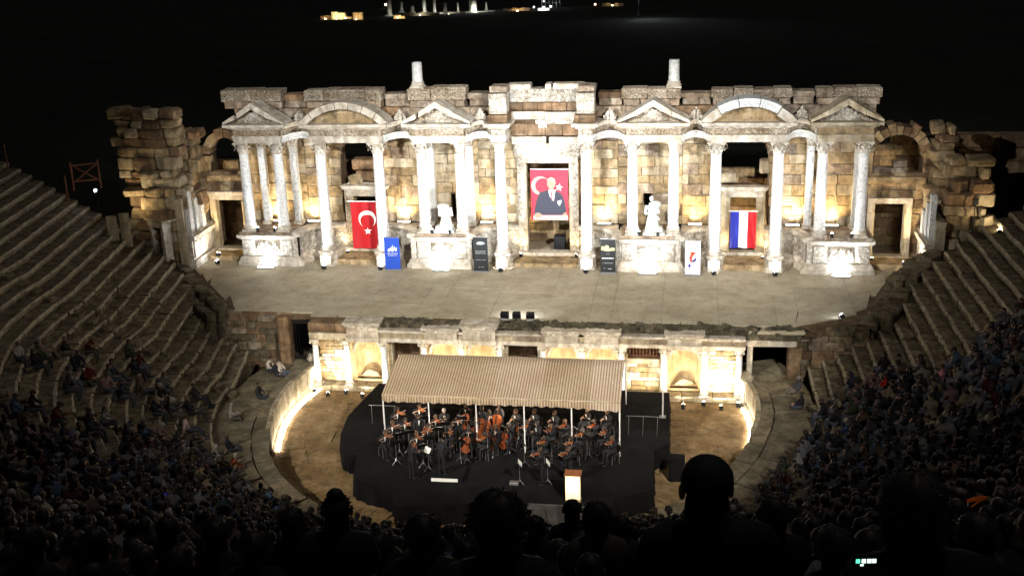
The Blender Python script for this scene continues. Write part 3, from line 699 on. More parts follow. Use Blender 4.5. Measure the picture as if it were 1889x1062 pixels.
column('tall column left of the crescent flag', -13.27, YC, SZ, ZT, .34, ped=True)
column('tall column right of the crescent flag, behind the blue banner', -9.75, YC, SZ, ZT, .34, ped=True)
column('tall column on the left of the central door', -2.48, YC, SZ, ZT, .34, ped=True, plainc=True)
column('tall column on the right of the central door', 2.53, YC, SZ, ZT, .34, ped=True)
column('tall column left of the tricolour flag', 9.85, YC, SZ, ZT, .34, ped=True)
column('tall column right of the tricolour flag', 13.27, YC, SZ, ZT, .34, ped=True)
for x, lab, pc in ((-18.05, 'outermost column of the far left podium, beside the left arch', 0), (-15.92, 'inner column of the far left podium', 0), (-7.15, 'column on the left of the left headless statue', 0), (-4.85, 'smooth-topped column on the right of the left headless statue', 1),
                   (5.17, 'column on the left of the right headless statue', 0), (7.5, 'smooth-topped column on the right of the right headless statue', 1), (15.66, 'greenish inner column of the far right podium', 0), (17.86, 'outermost column of the far right podium, beside the right arch', 0)):
    column(lab, x, YC, ZP, ZT, .31, plainc=bool(pc))
for x, lab in ((-17.54, 'slender back column of the far left podium'), (-15.52, 'back pilaster of the far left podium'), (-6.97, 'back column left of the left headless statue'), (-4.6, 'back column right of the left headless statue'), (15.16, 'back pilaster of the far right podium'), (17.8, 'back column of the far right podium')):
    t_ = thing('pilaster', 'flat '+lab, 'pilaster', (x, 11.6, ZP), 'pilasters standing against the back wall')
    if 'column' in lab: t_['label'] = lab
    part('base', MB().box(-.28, .28, -.22, .3, 0, .22), M['white_stone'], t_); part('shaft', MB().box(-.2, .2, -.15, .25, .225, 4.85), M['marble'], t_); part('capital', MB().prism([(-.2, 4.855), (.2, 4.855), (.3, 5.4), (-.3, 5.4)], -.24, .3), M['relief'], t_)
# ---- entablatures and pediments
def entab(x0, x1, lab, kind, yf=9.62, mt='white_stone', mtf='relief_fine', broken=0):
    t_ = thing('pediment' if kind else 'entablature', lab, 'pediment' if kind else 'entablature', (0, 0, 0), 'entablatures over the tall columns')
    part('architrave', MB().box(x0, x1, yf, 11.3, ZT+.005, ZT+.2).box(x0-.03, x1+.03, yf-.05, 11.3, ZT+.204, ZT+.34).box(x0-.08, x1+.08, yf-.1, 11.3, ZT+.344, ZT+.42), M[mt], t_)
    part('frieze', MB().box(x0+.02, x1-.02, yf-.02, 11.3, ZT+.425, ZT+.8), M[mtf], t_)
    yy = yf; e = .45
    cor = MB()
    for i, (g_, za, zb) in enumerate(((.08, .805, .88), (.24, .884, .98), (e, .984, 1.15))): cor.box(x0-g_, x1+g_, yy-g_, 11.3, ZT+za, ZT+zb)
    part('cornice', cor, M[mt], t_)
    zc = ZT+1.155; xm = (x0+x1)/2
    if kind == 'tri':
        hp = 1.2; a0, a1 = x0-e, x1+e
        part('tympanum', MB().prism([(a0+.5, zc), (a1-.5, zc), (xm, zc+hp-.3)], yy+.1, yy+.9), M['relief_fine'], t_)
        for s in (-1, 1):
            ae = a0 if s < 0 else a1; cut = .47 if (broken and s < 0) else 0
            segs = [(0, .5), (.5, 1)] if not cut else [(0, .42), (.5, 1)]
            for f0, f1 in segs:
                P_ = lambda f, dz: (ae+(xm-ae)*f, zc+(hp-.02)*f+dz)
                f0_ = f0+.008; f1_ = f1-.004
                part('raking_cornice', MB().prism([P_(f0_, -.0 if f0 else 0), P_(f1_, -.26 if f1 > .9 else -.2), P_(f1_, .09), P_(f0_, .14 if f0 == 0 else .09)] if f0 == 0 else [P_(f0_, -.22), P_(f1_, -.26), P_(f1_, .1), P_(f0_, .1)], yy-e+.05+rnd.uniform(-.02, .02), yy+1.1), M[mt], t_)
        fig = MB(); fig.prism([(xm-.95, zc+.02), (xm+.95, zc+.02), (xm, zc+.75)], yy+.06, yy+.099); r = random.Random(int(x0*7))
        for i in range(16): fig.ball((xm+r.gauss(0, .35), yy+.1, zc+.3+r.uniform(-.15, .35)), r.uniform(.08, .18), 7, 5, (1, .5, 1.2))
        part('tympanum_relief', fig, M['relief'], t_, True)
    if kind == 'seg':
        hw = (x1-x0)/2+e; hp = 1.2; rr = (hw*hw+hp*hp)/(2*hp); cz = zc+hp-rr; th = math.asin(hw/rr)
        pl = [(xm+(rr-.3)*math.sin(a), cz+(rr-.3)*math.cos(a)) for a in [(-th*.93)+(2*th*.93)*i/14 for i in range(15)]]
        pl = [(x, max(z, zc)) for x, z in pl]
        part('tympanum', MB().prism(pl, yy+.12, yy+.9), M['travertine'], t_)
        n = 5 if broken else 7
        for i in range(n):
            a, b_ = -th+2*th*i/n+.006, -th+2*th*(i+1)/n-.006; th0 = .32; top = rr+.08+(.06 if broken and 0 < i < n-1 else 0)
            if broken and i in (0, n-1): th0 = .42
            pl = []
            for q in range(4): aa = a+(b_-a)*q/3; pl.append((xm+top*math.sin(aa), cz+top*math.cos(aa)))
            for q in range(4): aa = b_+(a-b_)*q/3; pl.append((xm+(rr-th0)*math.sin(aa), max(zc-.0+.004, cz+(rr-th0)*math.cos(aa))))
            part('curved_cornice', MB().prism(pl, yy-e+.06+rnd.uniform(-.05, .05), yy+1), M['white_stone' if not (broken and 0 < i < n-1) else 'marble'], t_)
    return t_
entab(-18.4, -15.55, 'triangular pediment over the far left pair of columns', 'tri', broken=1)
entab(-13.68, -9.35, 'curved pediment over the crescent flag bay', 'seg')
entab(-7.55, -4.45, 'triangular pediment with a broken left slope over the left headless statue', 'tri', broken=1)
entab(4.78, 7.9, 'triangular pediment over the right headless statue', 'tri')
entab(9.45, 13.68, 'low faceted pediment of pale blocks over the tricolour flag bay', 'seg', broken=1)
entab(15.3, 18.25, 'tawny triangular pediment over the far right pair of columns', 'tri', mtf='travertine', mt='gold_stone')
for x, l in ((-2.48, 'left'), (2.53, 'right')):
    t_ = thing('entablature', 'projecting entablature block on the column %s of the central door' % l, 'entablature', (0, 0, 0), 'entablature blocks beside the central door')
    part('architrave', MB().box(x-.42, x+.42, 9.66, 11.3, ZT+.005, ZT+.42), M['marble'], t_); part('frieze', MB().box(x-.4, x+.4, 9.7, 11.3, ZT+.425, ZT+.8), M['relief'], t_)
    part('cornice', MB().box(x-.55, x+.55, 9.5, 11.3, ZT+.805, ZT+.93).box(x-.75, x+.75, 9.28, 11.3, ZT+.934, ZT+1.12), M['white_stone'], t_)
    part('attic_base', MB().rock((x, 10.4, ZT+1.35), (.6, .8, .22), .05, .04), M['brown_stone'], t_)
    part('relief_block', MB().box(x-.5, x+.5, 9.85, 10.9, ZT+1.6, ZT+2.75), M['relief'], t_)
    part('attic_cap', MB().rock((x+.05, 10.5, ZT+2.98), (.5, .55, .2), .05, .08), M['patina'], t_)
# concave stretches of entablature between the projecting bays
for x0, x1, lab in ((-15.45, -13.75, 'left of the crescent flag bay'), (-9.28, -7.65, 'right of the crescent flag bay'), (-4.35, -2.95, 'left of the central door'), (2.99, 4.68, 'right of the central door'), (8.02, 9.37, 'left of the tricolour flag bay'), (13.76, 15.2, 'right of the tricolour flag bay')):
    n = 12; path = [(x0+(x1-x0)*i/n, 9.85+1.35*math.sin(math.pi*i/n)**.6) for i in range(n+1)]
    t_ = thing('curved_entablature', 'hollow-curved entablature '+lab, 'entablature', (0, 0, 0), 'curved stretches of entablature')
    part('architrave', MB().sweep(path, [(0, ZT), (.03, ZT+.3), (.1, ZT+.42), (-.4, ZT+.42), (-.4, ZT)]), M['marble'], t_)
    part('frieze', MB().sweep(path, [(.02, ZT+.425), (.1, ZT+.78), (-.4, ZT+.78), (-.4, ZT+.425)]), M['relief_fine'], t_)
    part('cornice', MB().sweep(path, [(.1, ZT+.785), (.3, ZT+.95), (.34, ZT+1.1), (-.4, ZT+1.1), (-.4, ZT+.785)]), M['white_stone'], t_)
    part('roof_fill', MB().slab(path+[(x1, 12.4), (x0, 12.4)], ZT+.5, ZT+1.0), M['brown_stone'], t_)
    r = random.Random(int(x0*3)); ac = MB(); xm = (x0+x1)/2
    for i in range(7): ac.rock((xm+(i-3)*.1, 10.7+r.uniform(0, .2), ZT+1.18+.28-abs(i-3)*.07), (.07, .1, .3-abs(i-3)*.06), .02, .2)
    part('finial', ac, M['relief'], t_)
# top of the wall: roofing course and the second-storey podium remains
t_ = thing('wall_top', 'dark broken core along the top of the stage wall behind the pediments', 'wall', (0, 0, 0))
masonry(t_, -19.0, 18.6, 12.56, 13.15, 11.55, ['brown_stone', 'patina'], hmin=.5, hmax=.6, wmin=.9, wmax=1.7, depth=1.5, core=False, rough=.12)
part('wall_core', MB().box(-18.9, 18.5, 11.35, 13.3, ZT+.45, 12.55), M['mortar'], t_)
def attic(x0, x1, lab, curved=False, z0=13.16, z1=14.22, notch=0):
    t_ = thing('upper_podium', lab, 'stone podium', (0, 0, 0), 'remains of the second storey')
    r = random.Random(int(x0*5+50)); x = x0; zm = z0+.42; yf = 11.35+(.35 if curved else 0)
    while x < x1-.05:
        w = min(r.uniform(.9, 1.7), x1-x); 
        if x1-x-w < .4: w = x1-x
        o = block('stone_block', t_, (x+w/2, yf+.65+r.uniform(-.04, .04), (z0+zm)/2), (w-.02, 1.1, zm-z0-.01), 'patina'); x += w
    x = x0-.08
    while x < x1+.05:
        w = min(r.uniform(.8, 1.7), x1+.08-x)
        if x1+.08-x-w < .45: w = x1+.08-x
        h = z1-zm+r.uniform(-.05, .06)
        if not (notch and x0+notch < x+w/2 < x0+notch+1.3):
            if curved: block('stone_block', t_, (x+w/2, yf+.62+r.uniform(-.1, .1), zm+h/2), (w-.02, 1.1, h), 'brown_stone' if r.random() < .6 else 'patina')
            else:
                o = O('carved_block', MB().rock((0, 0, 0), (w/2-.01, .6, h/2), .04, .03).mesh('carved_block', M['relief_fine' if r.random() < .7 else 'patina']), t_, (x+w/2, yf+.52+r.uniform(-.03, .03), zm+h/2))
                sc = MB()       # running scroll carved along the face
                if r.random() < .75:
                    q = 10
                    for i in range(int(w/.26)):
                        cx = x+.16+i*.26
                        if cx > x+w-.12: break
                        sc.lathe([(.085, 0), (.11, .02), (.085, .04), (.06, .02), (.085, 0)], q); m_ = len(sc.v)-q*5
                        for p in range(m_, len(sc.v)): a, b_, c_ = sc.v[p]; sc.v[p] = (cx+a, yf-.085-c_, zm+h*.5+b_)
                    sc.box(x+.04, x+w-.04, yf-.13, yf-.05, zm+h-.12, zm+h-.05).box(x+.04, x+w-.04, yf-.13, yf-.05, zm+.06, zm+.12)
                    part('scroll_band', sc, M['relief_fine'], t_)
        x += w
for x0, x1, lab, c_, zz in ((-19.55, -15.9, 'second-storey podium with scroll carving above the far left pediment', 0, 14.3), (-14.35, -9.75, 'second-storey podium of worn blocks above the crescent flag bay', 0, 14.25), (-8.0, -4.7, 'second-storey podium under the left stub column', 0, 14.3),
                     (4.55, 7.75, 'second-storey podium under the right stub column', 0, 14.15), (9.6, 13.9, 'second-storey podium of worn blocks above the tricolour flag bay', 0, 14.1), (15.35, 18.75, 'tawny second-storey podium above the far right pediment', 0, 14.12),
                     (-15.85, -14.45, 'low curved run of blocks between the two leftmost upper podiums', 1, 13.95), (-9.6, -8.1, 'low curved run of dark blocks left of the left stub column', 1, 13.95), (-4.5, -3.15, 'low curved block with a white patch left of the central relief', 1, 13.95),
                     (3.15, 4.45, 'low curved block with a white patch right of the central relief', 1, 13.9), (7.9, 9.5, 'low curved run of dark blocks right of the right stub column', 1, 13.85), (14.05, 15.2, 'low curved run of blocks between the two rightmost upper podiums', 1, 13.85)):
    attic(x0, x1, lab, c_, z1=zz)
# central attic: plain band, white mouldings, figured frieze
t_ = thing('central_attic', 'tall central wall head with figured relief over the great door', 'wall head', (0, 0, 0))
part('door_cornice', MB().box(-1.95, .05, 11.3, 12.3, 11.0, 11.42).box(.25, 2.05, 11.3, 12.3, 11.0, 11.4), M['white_stone'], t_)
part('door_frieze', MB().box(-1.85, 1.95, 11.45, 12.3, 10.45, 10.99), M['relief'], t_)
for i in range(4): block('stone_block', t_, (-1.5+i*1.02, 11.75, 11.85), (1.0, .9, .7), 'brown_stone')
part('moulding', MB().box(-1.95, .05, 11.0, 12.3, 12.5, 12.95).box(.06, 2.0, 11.05, 12.3, 12.45, 12.9), M['white_stone'], t_)
part('moulding', MB().box(-.5, 2.05, 11.15, 12.3, 12.2, 12.44).box(-.35, .15, 11.2, 12.3, 11.95, 12.19), M['relief'], t_)
for i in range(5): block('stone_block', t_, (-1.65+i*.85, 11.6, 13.2), (.83, .9, .48), 'brown_stone')
fz = MB().box(-2.0, 2.35, 11.25, 12.2, 13.45, 14.2); r = random.Random(5)
for i in range(60):
    x = r.uniform(-1.85, 2.2); z = r.uniform(13.6, 14.1); fz.ball((x, 11.25, z), r.uniform(.06, .17), 7, 5, (r.uniform(.4, 1), .6, r.uniform(.8, 1.7)))
part('figured_frieze', fz, M['relief'], t_)
for x0, x1 in ((-2.1, -.75), (.1, .45), (.55, 2.3)): part('cornice_block', MB().rock(((x0+x1)/2, 11.6, 14.36), ((x1-x0)/2, .45, .15), .04, .05), M['white_stone'], t_)
# stub columns standing on the second storey
for x, l in ((-7.55, 'left'), (7.42, 'right')):
    t_ = thing('stub_column', 'short broken column standing alone on top, %s of centre' % l, 'column', (x, 11.9, 14.24 if x < 0 else 14.12), 'broken columns on the top')
    part('base', MB().box(-.42, .42, -.42, .42, 0, .1).lathe([(.42, .1), (.44, .18), (.36, .24), (.36, .3), (.39, .35), (.32, .4), (0, .4)], 18), M['white_stone'], t_)
    part('shaft', MB().lathe([(.31, .4), (.3, 1.0), (.285, 1.5+.1*(x > 0)), (0, 1.54)], 18), M['marble'], t_, True)
# ---- end bays with arch over door
for s, cx, r_, zs, lab in ((-1, -20.15, 1.05, 10.2, 'left'), (1, 20.05, 1.38, 9.95, 'right')):
    t_ = thing('stone_wall', 'rough end bay of brown stone with an arch over a door, far '+lab, 'wall', (0, 0, 0), 'end bays of the stage building')
    x0, x1 = (-22.0, -19.05) if s < 0 else (18.7, 22.2)
    dx = (-21.05, -19.35) if s < 0 else (18.95, 20.6)
    masonry(t_, x0, x1, SZ, 11.5 if s > 0 else 11.3, YW, ['travertine', 'brown_stone'], [archh(cx, r_, zs, 8.9), rect(dx[0]-.3, dx[1]+.3, 3.9, 7.75), lambda x, z, cx=cx, r_=r_, zs=zs: (x-cx)**2+(z-zs)**2 < (r_+.5)**2 and z > zs], hmin=.35, hmax=.6, wmin=.5, wmax=1.2, top=.5, rough=.08)
    voussoirs(t_, cx, zs, r_, r_+.62, YW-.12, YW+1.1, 13 if s > 0 else 8, ['travertine', 'brown_stone'], jit=.06)
    part('sill', MB().rock((cx, 12.7, 8.72), (r_+.3, .6, .2), .05, .04), M['travertine'], t_)
    door('marble door frame of the far %s end bay' % lab, dx[0], dx[1], 4.25, 7.35, 12.05, .4, 'white_stone' if s > 0 else 'gold_stone', 'white_stone', s < 0)
t_ = thing('fallen_beam', 'broken moulded beam lying inside the far right arch', 'beam', (19.7, 12.7, 9.05)); part('beam', MB().rock((0, 0, .1), (.9, .35, .22), .05, .08).rock((.55, .1, .5), (.4, .25, .18), .05, .2), M['patina'], t_)
# ---- side wings of huge rough blocks
def wing(lab, x0, x1, z0, z1, y, seed, lean):
    global rnd
    t_ = thing('ruined_wing', lab, 'ruined wall', (0, 0, 0), 'ruined side wings of the stage building'); keep = rnd; rnd = random.Random(seed); z = z0
    while z < z1:
        h = rnd.uniform(.45, .8); f = (z-z0)/(z1-z0); xa = x0+lean[0]*f+rnd.uniform(-.25, .3); xb = x1+lean[1]*f+rnd.uniform(-.35, .35); x = xa
        while x < xb-.2:
            w = min(rnd.uniform(.6, 1.7), xb-x); big = rnd.random()
            yy = y+.8*math.sin((x-x0)/(x1-x0)*3.1)*-.4+rnd.uniform(-.15, .15)*(1+f)
            part('stone_block', MB().rock((0, 0, 0), (w/2-.01, rnd.uniform(.5, .7), h/2-.005), rnd.uniform(.06, .16), .1), M[rnd.choice(['travertine', 'travertine', 'brown_stone', 'gold_stone'])], t_)
            o = t_.children[-1]; o.location = (x+w/2, yy+.5, z+h/2); o.rotation_euler = (rnd.uniform(-.06, .06)*f, rnd.uniform(-.06, .06)*f, rnd.uniform(-.09, .09)); x += w
        z += h
    part('wall_core', MB().box(x0+.6, x1-.4, y+.5, YW+.3, z0-1.5, z1-1.5), M['mortar'], t_); rnd = keep
    return t_
wing('towering ruin of big tawny blocks at the far left', -25.4, -22.0, 3.6, 13.2, 9.0, 3, (-.5, .6))
wing('rough shoulder of brown rock between the far left ruin and its arch', -22.8, -21.6, 6.2, 11.7, 10.8, 4, (0, .3))
wing('ruined mass of tawny blocks at the far right', 22.4, 24.7, 3.6, 10.6, 9.2, 8, (-.3, -.3))
wing('rough shoulder of brown rock between the far right ruin and its arch', 21.7, 23.2, 6.5, 11.6, 11.0, 9, (0, -.2))
# marble facing left standing on the inner faces of the wings
for s, lab in ((-1, 'left'), (1, 'right')):
    t_ = thing('marble_facing', 'brightly lit white marble mouldings and pilasters on the inner side of the far %s wing' % lab, 'marble facing', (0, 0, 0), 'marble facing of the wings')
    X = 21.7*s; sx = lambda a: X-s*a
    def b2(nm, a0, a1, y0, y1, z0, z1, mt='white_stone'): x0, x1 = sorted((sx(a0), sx(a1))); part(nm, MB().box(x0, x1, y0, y1, z0, z1), M[mt], t_)
    b2('plinth', 0, .45, 8.7, 12.0, SZ-.1, 4.35); b2('dado', 0, .28, 8.8, 12.0, 4.355, 5.6, 'relief'); b2('cornice', 0, .5, 8.7, 12.0, 5.605, 5.85); b2('cornice', 0, .36, 8.8, 11.9, 5.855, 6.05)
    for i, y in enumerate((8.9, 9.6, 10.4)): b2('pilaster', 0, .3+.05*i, y, y+.45, 6.055, 8.6-.6*i, 'marble')
    for y in (8.95, 9.85, 10.75): b2('panel', .285, .36, y, y+.6, 4.5, 5.45, 'white_stone')
    b2('backing', -.5, -.005, 8.6, 12.3, SZ-.1, 8.2-(s > 0)*1, 'gold_stone')
# small side portals at the top of the seat ends
t_ = thing('side_portal', 'small leaning marble portal beside the top of the left seat rows', 'portal', (-23.2, 8.3, 4.3), None, -.55)
part('jamb', MB().box(-.75, -.45, -.2, .3, -.6, 2.3), M['white_stone'], t_); part('jamb', MB().box(.45, .75, -.2, .3, -1, 2.3), M['white_stone'], t_); part('lintel', MB().box(-.8, .8, -.25, .35, 2.305, 2.65), M['white_stone'], t_); part('cap', MB().box(-.95, .95, -.35, .8, 2.655, 2.8), M['gold_stone'], t_)
for x, y, z, h, lab in ((-24.6, 6.9, 6.2, 1.6, 'upright carved slab at the end of the left seat rows'), (-25.2, 6.5, 6.4, 1.3, 'second upright slab behind the carved one on the left'), (24.3, 8.8, 6.2, 1.3, 'upright slab at the end of the right seat rows')):
    t_ = thing('standing_slab', lab, 'stone slab', (x, y, z)); part('slab', MB().rock((0, 0, 0), (.3, .18, h), .04, .03, .5), M['gold_stone'], t_)
# ---- headless statues
for x, lab, lean in ((-5.95, 'headless draped marble statue between the left pair of columns', .1), (6.4, 'tall draped marble statue between the right pair of columns', -.12)):
    t_ = thing('statue', lab, 'statue', (x, YC-.05, ZP), 'marble statues')
    tall = x > 0
    part('plinth', MB().box(-.62, .62, -.35, .45, 0, .16).rock((0, .05, .3), (.5, .35, .13), .05, .02), M['marble'], t_)
    H = 2.0 if tall else 1.75; b_ = MB()
    prof = [(.42, .43), (.4, .55), (.31, .95), (.27, 1.15), (.3, 1.35), (.27, 1.6), (.33, 1.85), (.3, 2.0), (.12, 2.1)]
    n = 24; vs = []
    for z, (rr, zz) in enumerate(prof):
        for i in range(n):
            a = 2*math.pi*i/n; fold = 1+.07*math.sin(a*7+zz*1.6)*(1.4-zz*.5); z_ = .43+(zz-.43)*(H-.43)/1.7
            vs.append((rr*fold*math.cos(a)*(.9 if zz < 1.5 else 1.05)+lean*math.sin(zz*1.8), rr*fold*math.sin(a)*.72, z_))
    b_.add(vs, [(j*n+i, j*n+(i+1) % n, (j+1)*n+(i+1) % n, (j+1)*n+i) for j in range(len(prof)-1) for i in range(n)]+[tuple(range((len(prof)-1)*n, len(prof)*n))])
    zs_ = H*.86
    b_.tube((-.3+lean, 0, zs_), (-.36+lean, -.12, zs_-.45), .1, .08); b_.tube((-.36+lean, -.12, zs_-.45), (-.1+lean, -.3, zs_-.4), .08, .06)
    b_.tube((.3+lean, 0, zs_), (.38+lean, 0, zs_-.5), .1, .08); b_.tube((-.1, -.2, 1.25), (.3, -.2, .95), .12, .1)
    if tall: b_.ball((lean-.02, 0, H+.12), .15, 10, 8, (.85, 1, 1.15))
    part('figure', b_, M['marble'], t_, True)
# ================================================================ stage front (proskenion)
qx = [1.11, 3.13, 5.15, 7.29, 9.3, 11.02]; ZQ0, ZQ1 = .3, 2.86
pl = thing('front_step', 'low pale step along the foot of the stage front', 'step', (0, 0, 0)); x = -11.35
while x < 11.2:
    w = min(rnd.uniform(1, 2.1), 11.3-x); part('step_stone', MB().rock((x+w/2, .1, .14), (w/2-.01, .36, .15), .04, .02), M['gold_stone'], pl); x += w
xs_all = [-q for q in qx[::-1]]+qx; names = []
for i, x in enumerate(xs_all):
    side = 'left' if x < 0 else 'right'; j = abs(i-5.5)
    lab = '%s small column from the %s end of the stage front, lit from its foot' % (ordinal(i if x < 0 else 11-i), side)
    t_ = thing('small_column', lab, 'column', (x, 0, ZQ0), 'small columns along the stage front')
    part('base', MB().box(-.24, .24, -.24, .24, 0, .08).lathe([(.22, .08), (.24, .13), (.19, .18), (.2, .22), (0, .22)], 14), M['white_stone'], t_)
    part('shaft', MB().lathe([(.175, .22), (.17, 1.0), (.15, 2.2)], 14), M['marble'], t_, True)
    part('capital', MB().lathe([(.15, 2.2), (.19, 2.24), (.15, 2.28), (.19, 2.4), (.2, 2.46)], 12).box(-.23, .23, -.2, .2, 2.46, 2.56).ball((-.2, -.17, 2.4), .075, 7, 5).ball((.2, -.17, 2.4), .075, 7, 5), M['white_stone'], t_)
ents = thing('front_entablature', 'stained band of stones above the small columns of the stage front', 'entablature', (0, 0, 0))
x = -11.3
while x < 11.3:
    w = min(rnd.uniform(.9, 2.2), 11.3-x)
    if 11.3-x-w < .4: w = 11.3-x
    if x > -9.4:
        part('architrave_stone', MB().box(x+.006, x+w-.006, -.22, .55, 2.87, 3.05), M['white_stone'], ents)
        part('frieze_stone', MB().box(x+.006, x+w-.006, -.15, .5, 3.054, 3.36), M['gold_stone' if rnd.random() < .6 else 'patina'], ents)
        if rnd.random() < .85: part('cornice_stone', MB().rock((x+w/2, .1, 3.44), (w/2-.005, .42, .07), .03, .04), M['white_stone'], ents)
    else:
        block('stone_block', ents, (x+w/2, .1, 3.06), (w-.02, .55, .38), 'gold_stone'); block('stone_block', ents, (x+w/2, .15, 3.52), (w-.02, .55, .5), 'brown_stone')
    x += w
part('band_core', MB().box(-11.2, 11.2, .05, .9, 2.9, 3.5), M['mortar'], ents)
bays = [(0, 1, 'rough'), (1, 2, 'niche'), (2, 3, 'door'), (3, 4, 'niche'), (4, 5, 'niche'), (5, 6, 'door'), (6, 7, 'niche'), (7, 8, 'niche'), (8, 9, 'slit'), (9, 10, 'niche'), (10, 11, 'rough')]
where = ['far left rough bay', 'far left arched niche', 'left dark doorway', 'second arched niche from the left', 'third arched niche from the left', 'central doorway behind the canopy', 'third arched niche from the right', 'second arched niche from the right', 'right bay with a barred window', 'far right arched niche', 'far right rough bay']
for bi, (i, j, kind) in enumerate(bays):
    xa, xb = xs_all[i]+.02, xs_all[j]-.02; xm = (xa+xb)/2; w = (xb-xa)/2; yf = .5
    t_ = thing('front_bay', 'masonry of the '+where[bi]+' in the stage front', 'wall bay', (0, 0, 0), 'bays of the stage front')
    if kind == 'niche':
        r_ = w-.28; zs = 2.0 if w > .9 else 2.1; zb = .55; n = 14
        arc = [(xm+r_*math.cos(math.pi*k/n), zs+r_*math.sin(math.pi*k/n)) for k in range(n+1)]
        fr = MB()
        fr.prism([(xa, .3), (xm-r_, .3), (xm-r_, zs), (xa, zs)], yf, yf+.35); fr.prism([(xm+r_, .3), (xb, .3), (xb, zs), (xm+r_, zs)], yf, yf+.35); fr.box(xm-r_, xm+r_, yf, yf+.35, .3, zb)
        for k in range(n):
            a, b_ = arc[k], arc[k+1]; zt = 2.86; fr.prism([a, b_, (b_[0] if 0 < k+1 < n else xm-w*1, zt), (a[0] if k else xm+w, zt)] if k not in (0, n-1) else ([a, b_, (b_[0], zt), (xb, zt), (xb, zs)] if k == 0 else [a, b_, (xa, zs), (xa, zt), (a[0], zt)]), yf, yf+.35)
        part('wall_face', fr, M['plaster'], t_)
        nc = MB(); m_ = 14          # half-round back and half dome
        prof = [(r_, zb), (r_, zs)]+[(r_*math.cos(math.pi/2*k/6), zs+r_*math.sin(math.pi/2*k/6)) for k in range(1, 7)]
        nc.lathe([(rr, zz) for rr, zz in prof], m_, (xm, yf+.05, 0), 0, math.pi)
        part('niche_shell', nc, M['plaster'], t_, True)
        part('niche_floor', MB().box(xm-r_, xm+r_, yf, yf+r_+.1, .45, zb-.003), M['gold_stone'], t_)
        for k in range(7):
            a, b_ = math.pi*k/7+.01, math.pi*(k+1)/7-.01
            pl_ = [(xm+r_*math.cos(a), zs+r_*math.sin(a)), (xm+(r_+.15)*math.cos(a), zs+(r_+.15)*math.sin(a)), (xm+(r_+.15)*math.cos(b_), zs+(r_+.15)*math.sin(b_)), (xm+r_*math.cos(b_), zs+r_*math.sin(b_))]
            part('arch_stone', MB().prism(pl_, yf-.07, yf-.003), M['white_stone'], t_)
        if bi in (1, 9): part('shell_fragment', MB().prism([(xm-r_*.75, zb), (xm-r_*.3, zb+.3), (xm, zb+.36), (xm+r_*.5, zb+.25), (xm+r_*.75, zb)], yf+.1, yf+.35), M['gold_stone'], t_)
        # raised box with its own cornice over the niche
        zt = 3.95 if bi in (1, 4) else 3.75
        part('crown_block', MB().box(xa+.14, xb-.14, -.36, .45, 3.1, zt-.26), M['white_stone'], t_); part('crown_moulding', MB().prism([(xa+.14, zt-.255), (xb-.14, zt-.255), (xb-.02, zt-.12), (xa+.02, zt-.12)], -.46, .45), M['relief'], t_); part('crown_cornice', MB().box(xa-.02, xb+.02, -.52, .5, zt-.115, zt), M['white_stone'], t_); part('bay_architrave', MB().box(xa+.08, xb-.08, -.4, .45, 2.86, 3.095), M['white_stone'], t_)
    elif kind == 'door':
        for k, (za, zb) in enumerate(((.3, .9), (.9, 1.5), (1.5, 2.1), (2.1, 2.55))):
            for q in ((xa, xa+.3), (xb-.3, xb)): block('stone_block', t_, ((q[0]+q[1])/2, yf+.15, (za+zb)/2), (q[1]-q[0], .4, zb-za-.015), 'gold_stone')
        part('lintel', MB().box(xa, xb, yf-.05, yf+.4, 2.56, 2.86), M['white_stone'], t_)
        part('passage', MB().box(xa+.2, xb-.2, yf+1.6, yf+1.7, .2, 2.9).box(xa+.1, xa+.2, yf+.3, yf+1.7, .2, 2.9).box(xb-.2, xb-.1, yf+.3, yf+1.7, .2, 2.9), M['brown_stone'], t_)
    else:
        holes = [rect(xa+.25, xb-.2, 2.05, 2.72)] if kind == 'slit' else []
        masonry(t_, xa, xb, .32, 2.84 if kind != 'rough' or bi else 2.7, yf-.1, ['gold_stone', 'travertine', 'white_stone'] if bi else ['travertine', 'white_stone'], holes, hmin=.17, hmax=.3, wmin=.35, wmax=.95, core=False, depth=.3, rough=.02)
        part('wall_core', MB().box(xa+.01, xb-.01, yf+.0, yf+.6, .3, 2.05 if holes else 2.8), M['mortar'], t_)
        if holes:
            part('window_bars', MB().box(xa+.3, xb-.25, yf+.12, yf+.16, 2.1, 2.14).box(xa+.3, xb-.25, yf+.12, yf+.16, 2.62, 2.66), M['rust_wood'], t_)
            for q in range(9): part('bar', MB().box(xa+.35+q*.17, xa+.39+q*.17, yf+.1, yf+.14, 2.14, 2.62), M['rust_wood'], t_)
part('stage_front_core', MB().box(-11.3, 11.3, 2.3, 2.5, 0, 3.3), M['mortar'], stg)

